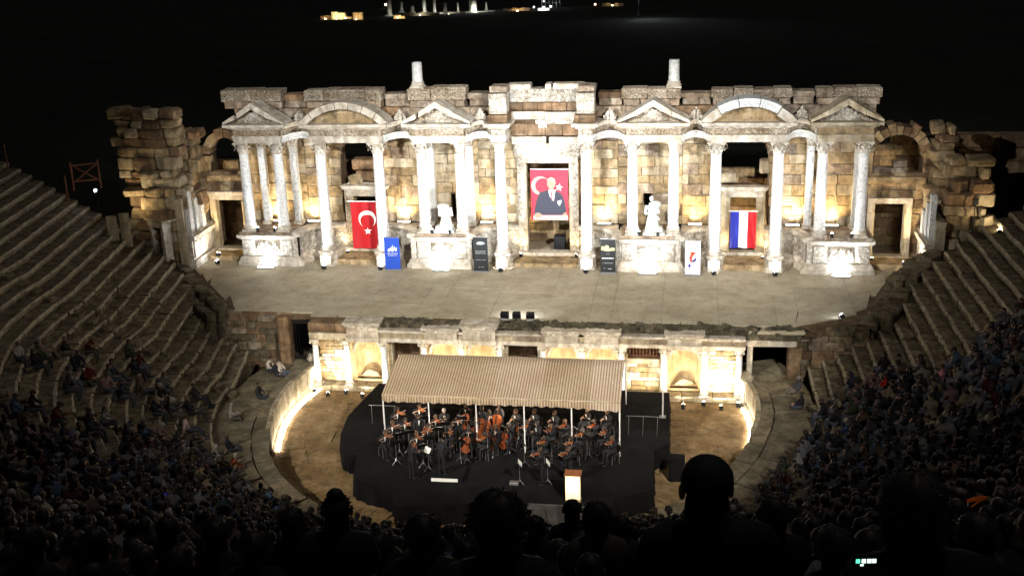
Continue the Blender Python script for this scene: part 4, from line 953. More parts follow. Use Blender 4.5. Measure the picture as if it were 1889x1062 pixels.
# ================================================================ lamps
def bar_lamp(lab, x, y, z, w, tgt, e, col, size=110, mat_='led_bar', grp='bar floodlights', rad=.12, rows=1):
    t_ = thing('floodlight_bar', lab, 'floodlight', (x, y, z), grp)
    part('housing', MB().box(-w/2, w/2, -.09, .09, 0, .1), M['steel'], t_); part('lens', MB().box(-w/2+.03, w/2-.03, -.06, .06, .103, .115), M[mat_], t_)
    for s in (-1, 1): part('bracket', MB().box(s*w/2-.02, s*w/2+.02, -.03, .03, 0, .08), M['iron'], t_)
    spot(t_, (x, y, z+.16), tgt, e, col, size, .9, rad); return t_
def can_lamp(lab, x, y, z, tgt, e, col, size=80, lens='lens_cool', grp='can floodlights', r_=.12, name='floodlight'):
    t_ = thing(name, lab, 'floodlight', (x, y, z), grp); d = (Vector(tgt)-Vector((x, y, z+.2))).normalized(); p = Vector((0, 0, .2))
    part('housing', MB().tube(p-d*.16, p+d*.06, r_*.9, r_), M['iron'], t_); part('lens', MB().tube(p+d*.063, p+d*.075, r_*.88, r_*.88, 12), M[lens], t_)
    part('foot', MB().box(-.1, .1, -.05, .05, 0, .03).box(-r_-.03, -r_, -.015, .015, .03, .22).box(r_, r_+.03, -.015, .015, .03, .22), M['iron'], t_)
    spot(t_, Vector((x, y, z))+p+d*.1, tgt, e, col, size, .85, r_*.6); return t_
K = 1.0
nm = {-13.27: 'left of the crescent flag', -9.75: 'beside the blue banner', -2.48: 'left of the central door', 2.53: 'right of the central door', 9.85: 'left of the tricolour flag', 13.27: 'right of the tricolour flag'}
for x, lb in nm.items():
    can_lamp('small ground spotlight at the foot of the column '+lb, x, 8.95, SZ, (x, 10.0, 8.2), 420*K, COOL, 64)
for x, lb in ((-16.95, 'far left podium'), (-6.1, 'podium of the left statue'), (6.1, 'podium of the right statue'), (16.9, 'far right podium')):
    bar_lamp('flat bar floodlight on the floor before the '+lb, x, 8.95, SZ, 1.0, (x, 9.6, 5.1), 120*K, COOL, 120, 'lens_cool')
    for s in (-1, 1):
        can_lamp('little spotlight %s the base of the %s column on the %s' % ('beside', 'left' if s < 0 else 'right', lb), x+s*.55, 9.65, ZP, (x+s*1.0, 10.1, 9), 85*K, COOL, 75, r_=.07)
for x, lb in ((-17.1, 'behind the far left columns'), (-14.65, 'left of the crescent flag bay'), (-8.9, 'right of the crescent flag bay'), (-3.75, 'left of the central door'), (3.4, 'right of the central door'), (8.75, 'left of the tricolour flag bay'), (14.35, 'right of the tricolour flag bay'), (16.55, 'behind the far right columns')):
    bar_lamp('warm bar floodlight on the ledge '+lb, x, 11.85, 6.0, .8, (x, 12.25, 7.3), 150*K, WARM, 130, 'led_bar', 'warm bar floodlights on the ledge')
for xa, xb, lab in curves:      # one low lamp in every curved recess
    s = 1 if xb > xa else -1; x = xa+s*1.75
    t_ = can_lamp('low floodlight in the recess '+lab, x-.2*s, 10.0, SZ, (x-.3*s, 11.4, 5.1), 20*K, WHITE, 160, 'lens_cool', 'low lamps in the curved recesses', .08); point(t_, (x-.2*s, 9.9, SZ+.45), 300*K, WHITE, .15)
for x, lb in ((-12.5, 'left jamb of the crescent flag door'), (-1.62, 'left jamb of the central door'), (1.75, 'right jamb of the central door'), (10.35, 'left jamb of the tricolour flag door'), (12.7, 'right jamb of the tricolour flag door'), (-18.95, 'right side of the far left door'), (18.85, 'left side of the far right door')):
    can_lamp('warm spotlight at the foot of the '+lb, x, 11.35, SZ+.2, (x, 11.9, 6.5), 42*K, WARM, 100, 'lens_warm', 'warm door spotlights', .07)
for s, lb in ((-1, 'left'), (1, 'right')):
    can_lamp('floodlight washing the marble of the far %s wing' % lb, s*20.3, 9.6, SZ, (s*21.6, 9.9, 6), 90*K, WHITE, 120, 'lens_cool', 'wing floodlights')
    can_lamp('warm floodlight aimed up the tawny blocks of the far %s ruin' % lb, s*24.6, 7.2, 7.4 if s < 0 else 6.9, (s*24.3, 10, 9.5), 38*K, (1, .8, .5), 125, 'lens_warm', 'wing floodlights')
    can_lamp('warm floodlight under the arch of the far %s bay' % lb, s*20.5, 10.3, SZ+.3, (s*20.3, 12.5, 9.3), 190*K, WARM, 90, 'lens_warm', 'wing floodlights')
can_lamp('hidden warm lamp behind the tricolour flag door', 11.9, 14.2, SZ+.1, (12, 15.2, 7), 110*K, WARM, 120, 'lens_warm', None)
can_lamp('hidden warm lamp inside the central door', -1.9, 13.6, SZ+.1, (-2.2, 15.2, 7.5), 60*K, WARM, 120, 'lens_warm', None)
# three black stage lamps on the lip of the stage, cool, aimed at the building
for i, (x, rz) in enumerate(((-.92, .25), (-.3, 0), (.42, -.15))):
    t_ = thing('stage_lamp', ['leftmost', 'middle', 'rightmost'][i]+' of three black stage lamps on the stage edge', 'stage lamp', (x, .75, SZ), 'black stage lamps')
    d = Vector((rz*.6, 1, .42)).normalized(); sd = d.cross(Vector((0, 0, 1))).normalized(); up = sd.cross(d); p = Vector((0, 0, .27))
    part('housing', MB().obox(p, (sd, d, up), (.2, .12, .15)), M['iron'], t_); part('lens', MB().obox(p+d*.125, (sd, d, up), (.17, .003, .12)), M['lens_cool'], t_)
    part('yoke', MB().box(-.24, -.215, -.02, .02, .05, .3).box(.215, .24, -.02, .02, .05, .3).box(-.24, .24, -.03, .03, .02, .05), M['steel'], t_); part('foot', MB().box(-.16, .16, -.13, .13, 0, .018), M['steel'], t_)
    spot(t_, Vector((x, .75, SZ))+p+d*.16, ((-7, 0, 7)[i], 11, 13.3), 850*K, COOL, 90, .7, .1)
for s, x, y, lb in ((1, 16.1, 1.9, 'right'),):
    t_ = can_lamp('cool floodlight on the floor at the %s front corner of the stage' % lb, x, y, SZ, (x-s*7, 11, 12.8), 650*K, COOL, 80, 'lens_cool', 'stage corner floodlights')
# lamps on the ground before the stage front
for i, x in enumerate(xs_all):
    side = 'left' if x < 0 else 'right'
    can_lamp('ground spotlight under the %s small column from the %s end' % (ordinal(i if x < 0 else 11-i), side), x, -.72, .02, (x, -.05, 1.9), 50*K, COOL, 70, 'lens_cool', 'ground spotlights of the stage front', .08)
for bi in (0, 1, 3, 4, 6, 7, 8, 9, 10):
    i, j, kind = bays[bi]; xm = (xs_all[i]+xs_all[j])/2
    can_lamp('warm ground lamp before the '+where[bi], xm, -1.15, .02, (xm, .9, 2.1), (105 if kind == 'niche' else 85 if bi != 10 else 260)*K, (1, .84, .58), 110, 'lens_warm', 'warm ground lamps of the stage front', .08)
# added, unseen masts outside the view that brighten orchestra, canopy, stage, facade and seats
for x, y, lb in ((-21, -47, 'left'), (23, -46, 'right')):
    zb = 1.2+.57*(math.hypot(x-CX, y-CY)-14.6); t_ = thing('added_mast', 'added unseen mast with floodlights high on the %s side of the seating' % lb, 'lamp mast', (x, y, zb))
    part('pole', MB().tube((0, 0, -.3), (0, 0, 11), .14, .08), M['steel'], t_); part('head', MB().box(-.4, .4, -.15, .15, 10.8, 11.2), M['iron'], t_)
    spot(t_, (x*.99, y*.99, zb+11), (0, -5.5, 1), 4200*K, (1, .84, .63), 23, .7, .25)
    spot(t_, (x*.98, y*.98, zb+11.1), (0, 5.2, SZ), 13500*K, (1, .97, .89), 32, .5, .4)
    spot(t_, (x*.98, y*.98, zb+11.2), (-x*.98, 1.5, 5.5), 3000*K, (1, .9, .75), 27, 1, .4)
    for tx in (-12.5, 0, 12.5): spot(t_, (x*.98, y*.98, zb+11.3), (tx, 11, 10.3), 15500*K, (1, .99, .98), 19, .8, .4)
# lamp on a post at the right ruin, and its left twin
for x, y, z, lb in ((23.6, 8.6, 7.0, 'right'), (-26.9, 8.3, 7.5, 'left')):
    t_ = thing('lamp_post', 'slim black lamp post at the end of the %s seat rows' % lb, 'lamp post', (x, y, z)); part('pole', MB().tube((0, 0, -1.2), (0, 0, 1.2), .035), M['iron'], t_)
    part('lamp_head', MB().box(-.14, .14, -.1, .1, 1.2, 1.5), M['iron'], t_); part('lens', MB().box(-.06, .06, -.112, -.102, 1.28, 1.4), M['lens_cool' if lb == 'left' else 'iron'], t_)

# ================================================================ flags and banners
def cloth(name, parent, x0, x1, z0, z1, y, wave, mt, nx_=12, nz=10):
    vs = [(x0+(x1-x0)*i/nx_, y+wave(x0+(x1-x0)*i/nx_, z0+(z1-z0)*j/nz), z0+(z1-z0)*j/nz) for j in range(nz+1) for i in range(nx_+1)]
    b_ = MB().add(vs, [(j*(nx_+1)+i, j*(nx_+1)+i+1, (j+1)*(nx_+1)+i+1, (j+1)*(nx_+1)+i) for j in range(nz) for i in range(nx_)])
    return part(name, b_, M[mt], parent, True)
def fpoly(name, parent, pts, y, wave, mt):       # flat shape lying on the cloth
    cx = sum(p[0] for p in pts)/len(pts); cz = sum(p[1] for p in pts)/len(pts); n = len(pts)
    vs = [(x, y+wave(x, z), z) for x, z in pts]; b_ = MB()
    b_.add(vs, [tuple(range(n))]); return part(name, b_, M[mt], parent)
def crescent(cx, cz, r_, ang, th=.8, off=.25):
    n = 26; a0 = R(48); out = [(math.cos(a), math.sin(a)) for a in [a0*.62+(2*math.pi-a0*1.24)*i/n for i in range(n+1)]]
    ri = th; inn = [(off+ri*math.cos(a), ri*math.sin(a)) for a in [a0*.9+(2*math.pi-a0*1.8)*i/n for i in range(n+1)]][::-1]
    c_, s_ = math.cos(ang), math.sin(ang); return [(cx+r_*(x*c_-z*s_), cz+r_*(x*s_+z*c_)) for x, z in out], [(cx+r_*(x*c_-z*s_), cz+r_*(x*s_+z*c_)) for x, z in inn]
def put_crescent(parent, cx, cz, r_, ang, y, wave, mt):
    o_, i_ = crescent(cx, cz, r_, ang); n = len(o_); i_ = i_[::-1]; b_ = MB()
    vs = [(x, y+wave(x, z), z) for x, z in o_+i_]; b_.add(vs, [(k, k+1, n+k+1, n+k) for k in range(n-1)]); part('crescent', b_, M[mt], parent)
def star(cx, cz, r_, ang=0, k=5):
    return [(cx+(r_ if i % 2 == 0 else r_*.4)*math.cos(ang+math.pi*i/k), cz+(r_ if i % 2 == 0 else r_*.4)*math.sin(ang+math.pi*i/k)) for i in range(2*k)]
wv = lambda x, z: .06*math.sin(x*6+z*.5)+.035*math.sin(z*2.3+x*2)
o = O('loudspeaker', MB().rock((0, 0, .5), (.35, .3, .5), .03, .01).mesh('loudspeaker', M['iron']), None, (.55, 13.2, SZ+.1)); tag(o, 'dark box standing in the central doorway below the portrait banner', 'loudspeaker')
t_ = thing('crescent_flag', 'red flag with white crescent and star hanging in the left arch doorway', 'flag', (0, 0, 0))
cloth('cloth', t_, -12.13, -10.35, 4.45, 7.4, 11.55, wv, 'flag_red', 30, 24); part('pole', MB().tube((-12.35, 11.55, 7.43), (-10.3, 11.55, 7.43), .03), M['flag_white'], t_)
put_crescent(t_, -11.13, 6.32, .55, R(-90), 11.5, wv, 'flag_white'); fpoly('star', t_, star(-11.12, 5.58, .25, R(90)), 11.495, wv, 'flag_white')
t_ = thing('tricolour_flag', 'blue, white and red striped flag hanging in the right arch doorway', 'flag', (0, 0, 0))
wv2 = lambda x, z: .07*math.sin(x*10+z*1.6)+.05*math.sin(z*3.3-x*4)
for i, mt in enumerate(('flag_blue', 'flag_white', 'flag_red')): cloth('stripe', t_, 10.78+i*.5, 10.78+(i+1)*.5, 4.75, 6.95, 11.55, wv2, mt, 10, 24)
part('pole', MB().tube((10.7, 11.55, 6.98), (12.35, 11.55, 6.98), .025), M['flag_white'], t_)
t_ = thing('portrait_banner', 'red banner in the central doorway with a man in a dark suit, crescent and star', 'banner', (0, 0, 0))
by = 11.62; w3 = lambda x, z: .02*math.sin(x*4+z); bx0, bx1, bz0, bz1 = -.95, 1.28, 6.33, 9.42
cloth('cloth', t_, bx0, bx1, bz0, bz1, by, w3, 'portrait_red', 8, 10)
BX = lambda u: bx0+(bx1-bx0)*(u-120)/400.; BZ = lambda v: bz1-(bz1-bz0)*(v-62)/590.
bp = lambda pts: [(BX(u), BZ(v)) for u, v in pts]
put_crescent(t_, BX(225), BZ(250), .56, R(0), by-.012, w3, 'pale_hair'); fpoly('star', t_, star(BX(425), BZ(268), .24, R(80)), by-.012, w3, 'flag_white')
fpoly('suit', t_, bp([(175, 430), (215, 330), (300, 300), (340, 290), (385, 300), (455, 345), (485, 440), (500, 560), (490, 590), (160, 590), (150, 560)]), by-.024, w3, 'dark_suit')
fpoly('shirt', t_, bp([(308, 300), (385, 295), (350, 512)]), by-.034, w3, 'flag_white'); fpoly('tie', t_, bp([(328, 318), (352, 318), (356, 400), (344, 440)]), by-.042, w3, 'tie')
fpoly('head', t_, bp([(300, 180), (330, 160), (365, 165), (385, 200), (380, 250), (360, 290), (330, 298), (310, 270), (296, 235)]), by-.04, w3, 'face')
fpoly('hair', t_, bp([(298, 200), (305, 168), (340, 148), (380, 165), (392, 215), (382, 235), (370, 195), (330, 182)]), by-.048, w3, 'pale_hair')
fpoly('pocket_square', t_, bp([(408, 425), (445, 415), (445, 445), (425, 480), (405, 450)]), by-.04, w3, 'flag_white')
fpoly('table', t_, bp([(140, 595), (515, 590), (515, 650), (140, 650)]), by-.03, w3, 'table_pink'); fpoly('hand', t_, bp([(155, 575), (195, 558), (232, 580), (225, 620), (170, 625)]), by-.045, w3, 'face'); fpoly('hand', t_, bp([(455, 580), (490, 550), (505, 575), (490, 600)]), by-.045, w3, 'face')
part('top_rod', MB().tube((bx0-.02, by, bz1+.02), (bx1+.02, by, bz1+.02), .02), M['flag_white'], t_)
for k in range(3): part('tie_cord', MB().tube((bx0, by, bz1-.3-k*.8), (-1.22, by+.15, bz1-.35-k*.8), .01), M['iron'], t_)
def rollup(lab, x, y, w, h, mt, rz, deco):
    t_ = thing('rollup_banner', lab, 'banner', (x, y, SZ), 'roll-up banners standing on the stage', rz)
    part('panel', MB().box(-w/2, w/2, -.008, .008, .09, h), M[mt], t_); part('base', MB().box(-w/2-.02, w/2+.02, -.1, .1, .01, .088), M['steel'], t_); part('top_rail', MB().box(-w/2, w/2, -.02, .02, h+.002, h+.03), M['steel'], t_)
    part('rear_pole', MB().tube((0, .03, .08), (0, .03, h), .012), M['steel'], t_); f = lambda x_, z_: 0
    for nme, pts, mm in deco: fpoly(nme, t_, pts, -.012, f, mm)
    return t_
def line(cx, z, w, t=.02): return [(cx-w/2, z), (cx+w/2, z), (cx+w/2, z+t), (cx-w/2, z+t)]
def words(z, w, n, t=.035, mm='ink_grey', cx=0, seed=0):
    r = random.Random(seed+int(z*100)); out = []; x = cx-w/2
    while x < cx+w/2-.01: q = r.uniform(.015, .035); out.append(('lettering', [(x, z), (x+q, z), (x+q*.9, z+t*r.uniform(.6, 1)), (x+q*.1, z+t)], mm)); x += q+(.012 if r.random() < .8 else .03)
    return out
# blue banner: white emblem, two lines of lettering
dc = [('emblem', [(-.26, 1.22), (-.2, 1.36), (-.12, 1.3), (-.06, 1.46), (0, 1.34), (.04, 1.6), (.1, 1.36), (.16, 1.5), (.2, 1.36), (.3, 1.42), (.28, 1.18), (.12, 1.24), (.02, 1.14), (-.1, 1.24), (-.2, 1.14)], 'flag_white')]
rollup('blue roll-up banner with a white emblem at the foot of a column', -8.98, 8.95, .92, 2.02, 'banner_blue', .06, dc+words(1.02, .6, 9, .05, 'flag_white')+words(.9, .5, 9, .04, 'flag_white'))
rollup('black roll-up banner standing left of the central door', -3.62, 8.85, .86, 2.12, 'banner_black', 0, [('emblem', [(-.25, 1.72), (-.1, 1.68), (.1, 1.68), (.28, 1.74), (.2, 1.84), (0, 1.87), (-.18, 1.84)], 'ink_grey')]+words(1.28, .62, 9)+words(1.2, .56, 8)+words(1.13, .6, 8)+words(.74, .58, 8)+words(.3, .3, 4))
rollup('black roll-up banner with a gold ruin picture right of the central door', 3.82, 8.95, .86, 2.06, 'banner_black', 0, [('picture', [(-.4, 1.42), (-.35, 1.66), (-.2, 1.62), (-.1, 1.72), (.05, 1.66), (.08, 1.5), (.2, 1.56), (.4, 1.54), (.41, 1.4), (.15, 1.38), (0, 1.34), (-.2, 1.38)], 'ink_gold')]+words(1.16, .2, 3)+words(.9, .7, 9, .07, 'flag_white')+words(.62, .6, 8)+words(.3, .16, 3, cx=-.2)+words(.28, .2, 3, cx=.1, mm='flag_white'))
lg = [('logo', [(-.12, 1.28), (-.2, 1.05), (-.16, .86), (-.02, .78), (-.06, .95), (-.02, 1.12), (.1, 1.3), (.2, 1.32), (.14, 1.38), (0, 1.42), (-.16, 1.4)], 'logo_red'), ('logo', [(0, .8), (.14, .84), (.2, .98), (.16, 1.1), (.08, .98), (.0, .92), (-.08, .96)], 'logo_navy'), ('logo', [(.1, 1.1), (.12, 1.3), (.17, 1.2), (.15, 1.06)], 'ink_grey'),
      ('crest', [(-.24, .5), (-.12, .5), (-.12, .7), (-.24, .7)], 'flag_blue')]
rollup('white roll-up banner with a red and navy emblem', 8.65, 8.8, .86, 2.05, 'banner_white', -.05, lg+[('corner_mark', line(sx_*.38, z_, .03, .03), 'ink_grey') for sx_ in (-1, 1) for z_ in (.16, 1.96)])
# ================================================================ black platform, canopy
ZB = 1.0
def draped(t_, nm, poly, z, z0=0, mt='black_cloth', folds=.05):
    """cloth-covered riser: flat top and gathered skirt"""
    pts = []
    for i in range(len(poly)):
        a, b_ = Vector(poly[i]), Vector(poly[(i+1) % len(poly)]); n = max(1, int((b_-a).length/.16))
        d = (b_-a); nn = Vector((d.y, -d.x)).normalized()
        for k in range(n): pts.append((a+d*k/n, nn))
    b_ = MB(); n = len(pts); top = []; bot = []
    for k, (p, nn) in enumerate(pts):
        w = folds*(math.sin(k*1.9)+.6*math.sin(k*.83+1)); top.append((p.x, p.y, z)); bot.append((p.x+nn.x*(w+.04), p.y+nn.y*(w+.04), z0))
    b_.add(top+bot, [tuple(range(n))]+[(k, (k+1) % n, n+(k+1) % n, n+k) for k in range(n)])
    return part(nm, b_, M[mt], t_)
t_ = thing('concert_platform', 'black cloth-covered concert platform with stepped edges under the canopy', 'stage platform', (0, 0, 0))
draped(t_, 'main_deck', [(-7.3, -1.4), (7.6, -1.4), (7.7, -7.2), (7.05, -7.9), (7.15, -11.2), (6.95, -11.7), (6.5, -11.95), (5.65, -12.35), (5.55, -13.05), (1.7, -13.1), (-3.25, -13.9), (-3.6, -12.75), (-4.2, -12.4), (-5.55, -11.75), (-5.75, -11.3), (-6.1, -9.6), (-6.5, -6.3)][::-1], ZB)
draped(t_, 'side_deck', [(-7.75, -5.4), (-7.3, -1.45), (-6.4, -6.0), (-6.12, -9.4), (-6.6, -9.5), (-7.1, -8.9), (-7.5, -7.4)], .97)
draped(t_, 'grey_skirt', [(1.9, -13.12), (4.5, -13.12), (4.5, -13.2), (1.9, -13.2)][::-1], .99, .12, 'grey_cloth', .07)
for x0, x1, y0, y1 in ((-5.5, 5.5, -4.9, -2.0),): draped(t_, 'rear_riser', [(x0, y0), (x1, y0), (x1, y1), (x0, y1)], ZB+.3, ZB)
t_ = thing('conductor_podium', 'low black podium with a white front edge under the conductor', 'podium', (-1.6, -11.1, ZB)); part('deck', MB().box(-.75, .75, -.6, .6, 0, .2), M['black_cloth'], t_); part('white_edge', MB().box(-.58, .56, -.66, -.602, .06, .19), M['flag_white'], t_)
# canopy
EY, RY, BY = -8.65, -5.9, -3.0; EZ, RZ = 3.62, 4.42; X0, X1 = -5.0, 5.65
t_ = thing('canopy', 'long canopy of brown and cream striped canvas on thin poles over the orchestra', 'canopy', (0, 0, 0))
def sag(x, f): return -.09*abs(math.sin((x-X0)/2.66*math.pi))*0-.05*math.sin(((x-X0)/2.66 % 1)*math.pi)*f+.006*math.sin(x*3.1)
nx_ = 48; rows = [(EY, EZ, 0, 0), (EY+.7, EZ+.2, 1, .02), (EY+1.4, EZ+.42, 1, .04), (RY-.5, RZ-.13, .8, .1), (RY, RZ, 0, .15), (RY+1.0, RZ-.32, .6, .3), (BY, RZ-1.1, 0, .5)]
vs = []
for y, z, f, inset in rows:
    for i in range(nx_+1):
        x = X0+(X1-X0)*i/nx_; xx = x+(inset*1.1 if i == 0 else 0); vs.append((xx, y+.01*math.sin(x*2), z+sag(x, f)))
b_ = MB().add(vs, [(j*(nx_+1)+i, j*(nx_+1)+i+1, (j+1)*(nx_+1)+i+1, (j+1)*(nx_+1)+i) for j in range(len(rows)-1) for i in range(nx_)])
part('roof_cloth', b_, M['canvas'], t_, True)
vs = []; n = 150
for i in range(n+1):
    x = X0+(X1-X0)*i/n; vs += [(x, EY-.02, EZ-.005), (x, EY-.05+.03*math.sin(i*1.1), EZ-.17-.12*(i/n > .62)*max(0, (i/n-.62)/.38)*0), (x, EY-.05+.05*math.sin(i*1.1), EZ-.3-.05*abs(math.sin(i*.42))-(.12*(i/n-.75)*4 if i/n > .75 else 0))]
part('valance', MB().add(vs, [(i*3+c, (i+1)*3+c, (i+1)*3+c+1, i*3+c+1) for i in range(n) for c in range(2)]), M['canvas'], t_)
part('valance_hem', MB().box(X0, X1, EY-.05, EY-.025, EZ-.05, EZ-.003), M['plaster'], t_)
for x, y, z1 in [(X0+.02, EY+.03, EZ), (-2.9, EY+.03, EZ), (-.75, EY+.03, EZ), (1.4, EY+.03, EZ), (3.5, EY+.03, EZ), (X1-.05, EY+.03, EZ), (X0+.3, BY, RZ-1.12), (X1-.1, BY, RZ-1.12), (.3, BY, RZ-1.12)]:
    part('pole', MB().tube((x, y, ZB), (x, y, z1-.02), .032), M['white_metal'], t_)
for y, z in ((EY+.02, EZ-.03), (RY, RZ-.04), (BY, RZ-1.14)): part('rail', MB().tube((X0+.1, y, z), (X1-.05, y, z), .022), M['white_metal'], t_)
t_ = thing('steel_pole', 'lone pale pole standing on the platform right of the canopy', 'pole', (7.35, -4.3, ZB)); part('pole', MB().tube((0, 0, 0), (0, 0, 2.35), .035), M['white_metal'], t_); part('foot', MB().box(-.15, .15, -.15, .15, 0, .02), M['steel'], t_)
for (xa, xb, y, lb) in ((5.75, 7.25, -6.4, 'right'), (-6.4, -5.1, -6.2, 'left')):
    t_ = thing('guard_rail', 'thin metal guard rail at the %s rear of the platform' % lb, 'railing', (0, 0, 0)); part('top_bar', MB().tube((xa, y, ZB+.95), (xb, y, ZB+.95), .013), M['steel'], t_)
    for x in (xa+.1, (xa+xb)/2, xb-.1): part('post', MB().tube((x, y, ZB), (x+.03, y-.02, ZB+.94), .011), M['steel'], t_)
o = O('speaker', MB().rock((0, 0, .55), (.34, .32, .55), .06, .03).mesh('speaker', M['black_cloth']), None, (8.1, -8.6, 0)); tag(o, 'black covered loudspeaker stack at the right edge of the platform', 'loudspeaker')
t_ = thing('lectern', 'lectern with a glowing cream front panel on the front of the platform', 'lectern', (3.97, -12.65, ZB))
part('front_panel', MB().box(-.3, .3, -.21, -.2, .1, 1.16), M['lectern_glow'], t_); part('body', MB().box(-.31, .31, -.197, .2, .02, 1.17), M['wood_dark'], t_); part('top', MB().prism([(-.34, 1.173), (.34, 1.173), (.34, 1.21), (-.34, 1.21)], -.26, .28), M['amber_varnish'], t_)
part('foot', MB().box(-.32, .32, -.23, .24, 0, .018).box(-.31, .31, -.215, -.2, .02, .095), M['plaster'], t_); part('microphone', MB().tube((0, .05, 1.21), (0, -.08, 1.5), .008).ball((0, -.09, 1.52), .025), M['iron'], t_)
point(t_, (3.97, -13.1, ZB+.8), 3, (1, .82, .5), .1)

# ================================================================ people
def build_person(name, J, bones, fingers=True, lod=1, hair=1.0, mats=('skin', 'hair_tone', 'garment', 'trousers'), shoes=True, female=False):
    """J: name -> (x,y,z,radius_x,radius_y); one continuous skinned body"""
    idx = {k: i for i, k in enumerate(J)}
    me = bpy.data.meshes.new('skeleton'); me.from_pydata([J[k][:3] for k in J], [(idx[a], idx[b_]) for a, b_, _ in bones], []); 
    ob = bpy.data.objects.new('skeleton', me); COL.objects.link(ob)
    md = ob.modifiers.new('skin', 'SKIN'); md.use_smooth_shade = True
    sv = me.skin_vertices[0].data
    for k, i in idx.items(): sv[i].radius = (J[k][3], J[k][4]); sv[i].use_root = (k == 'pelvis')
    sd = ob.modifiers.new('sub', 'SUBSURF'); sd.levels = lod; sd.render_levels = lod
    dg = bpy.context.evaluated_depsgraph_get(); dg.update(); ev = ob.evaluated_get(dg); src = ev.to_mesh()
    b_ = MB(); b_.v = [tuple(v.co) for v in src.vertices]; segs = [(Vector(J[a][:3]), Vector(J[b2][:3]), (J[a][3]+J[b2][3])/2, m_) for a, b2, m_ in bones]
    hd = Vector(J['head'][:3]); nk = Vector(J['neck'][:3]); up = (hd-nk).normalized(); fw = Vector(J['_face']) if '_face' in J else Vector((0, 1, 0))
    for p in src.polygons:
        c = Vector(p.center); best = None
        for a, b2, r_, m_ in segs:
            d = b2-a; t_ = max(0, min(1, (c-a).dot(d)/d.length_squared)); dist = (c-(a+d*t_)).length/max(r_, .04)
            if best is None or dist < best[0]: best = (dist, m_)
        m_ = best[1]
        if m_ == 0 and (c-hd).length < .17 and (c-hd).dot(up) > -.08:
            q = c-hd
            if q.dot(fw) < .03 and q.dot(up) > (-.1 if not female else -.16) or q.dot(up) > .075: m_ = 1
        b_.f.append(tuple(p.vertices)); b_.m.append(m_)
    ev.to_mesh_clear(); bpy.data.objects.remove(ob); 
    # nose, ears, brow, fingers, shoes
    rt = fw.cross(up).normalized()
    def blob(c, r_, sc, m_, n=6, k=4): b_.ball(c, r_, n, k, sc, m_)
    blob(hd+fw*.1+up*-.01, .022, (1, 1, 1.4), 0)
    for s in (-1, 1): blob(hd+rt*s*.092+up*-.005, .026, (.5, .8, 1.2), 0); blob(hd+rt*s*.035+fw*.088+up*.02, .012, (1, 1, .7), 1, 5, 3)
    blob(hd+fw*.088+up*-.05, .02, (1.3, .6, .5), 0, 5, 3)
    # hair volume
    h = hair*.104
    b_.ball(tuple(hd+up*.035-fw*.018), h, 10, 7, (.93, 1.04, .98), 1)
    if female:
        for i in range(5): b_.ball(tuple(hd-fw*.06-up*(.03+.05*i)), .075-.006*i, 7, 5, (1.15, .6, 1), 1)
    if fingers:
        for sd_ in ('L', 'R'):
            w = Vector(J['hand'+sd_][:3]); e = Vector(J['elbow'+sd_][:3]); d = (w-e).normalized(); sx_ = d.orthogonal().normalized(); up_ = d.cross(sx_)
            for i, ln in enumerate((.055, .068, .072, .062)):
                o_ = sx_*(i-1.5)*.019; a = w+d*.04+o_; m1 = a+d*ln*.6-up_*.008; b_.tube(a, m1, .0095, .009, 5, 0); b_.tube(m1, m1+d*ln*.4-up_*.025, .009, .006, 5, 0)
            b_.tube(w+d*.01+sx_*.03, w+d*.05+sx_*.058, .011, .008, 5, 0)
    if shoes:
        for sd_ in ('L', 'R'):
            t2 = Vector(J['toe'+sd_][:3]); an = Vector(J['ankle'+sd_][:3]); c = (t2+an)/2; c.z = t2.z+.01; d = (t2-an); d.z = 0; d.normalize()
            b_.obox(c+d*.01, (d, Vector((-d.y, d.x, 0)), (0, 0, 1)), (.135, .045, .035), 3)
    return b_.mesh(name, [M[x] for x in mats], True)
BON = [('pelvis', 'spine', 2), ('spine', 'chest', 2), ('chest', 'neck', 2), ('neck', 'head', 0), ('head', 'crown', 0)]
for q in 'LR': BON += [('chest', 'shoulder'+q, 2), ('shoulder'+q, 'elbow'+q, 2), ('elbow'+q, 'wrist'+q, 2), ('wrist'+q, 'hand'+q, 0), ('pelvis', 'hip'+q, 3), ('hip'+q, 'knee'+q, 3), ('knee'+q, 'ankle'+q, 3), ('ankle'+q, 'toe'+q, 3)]
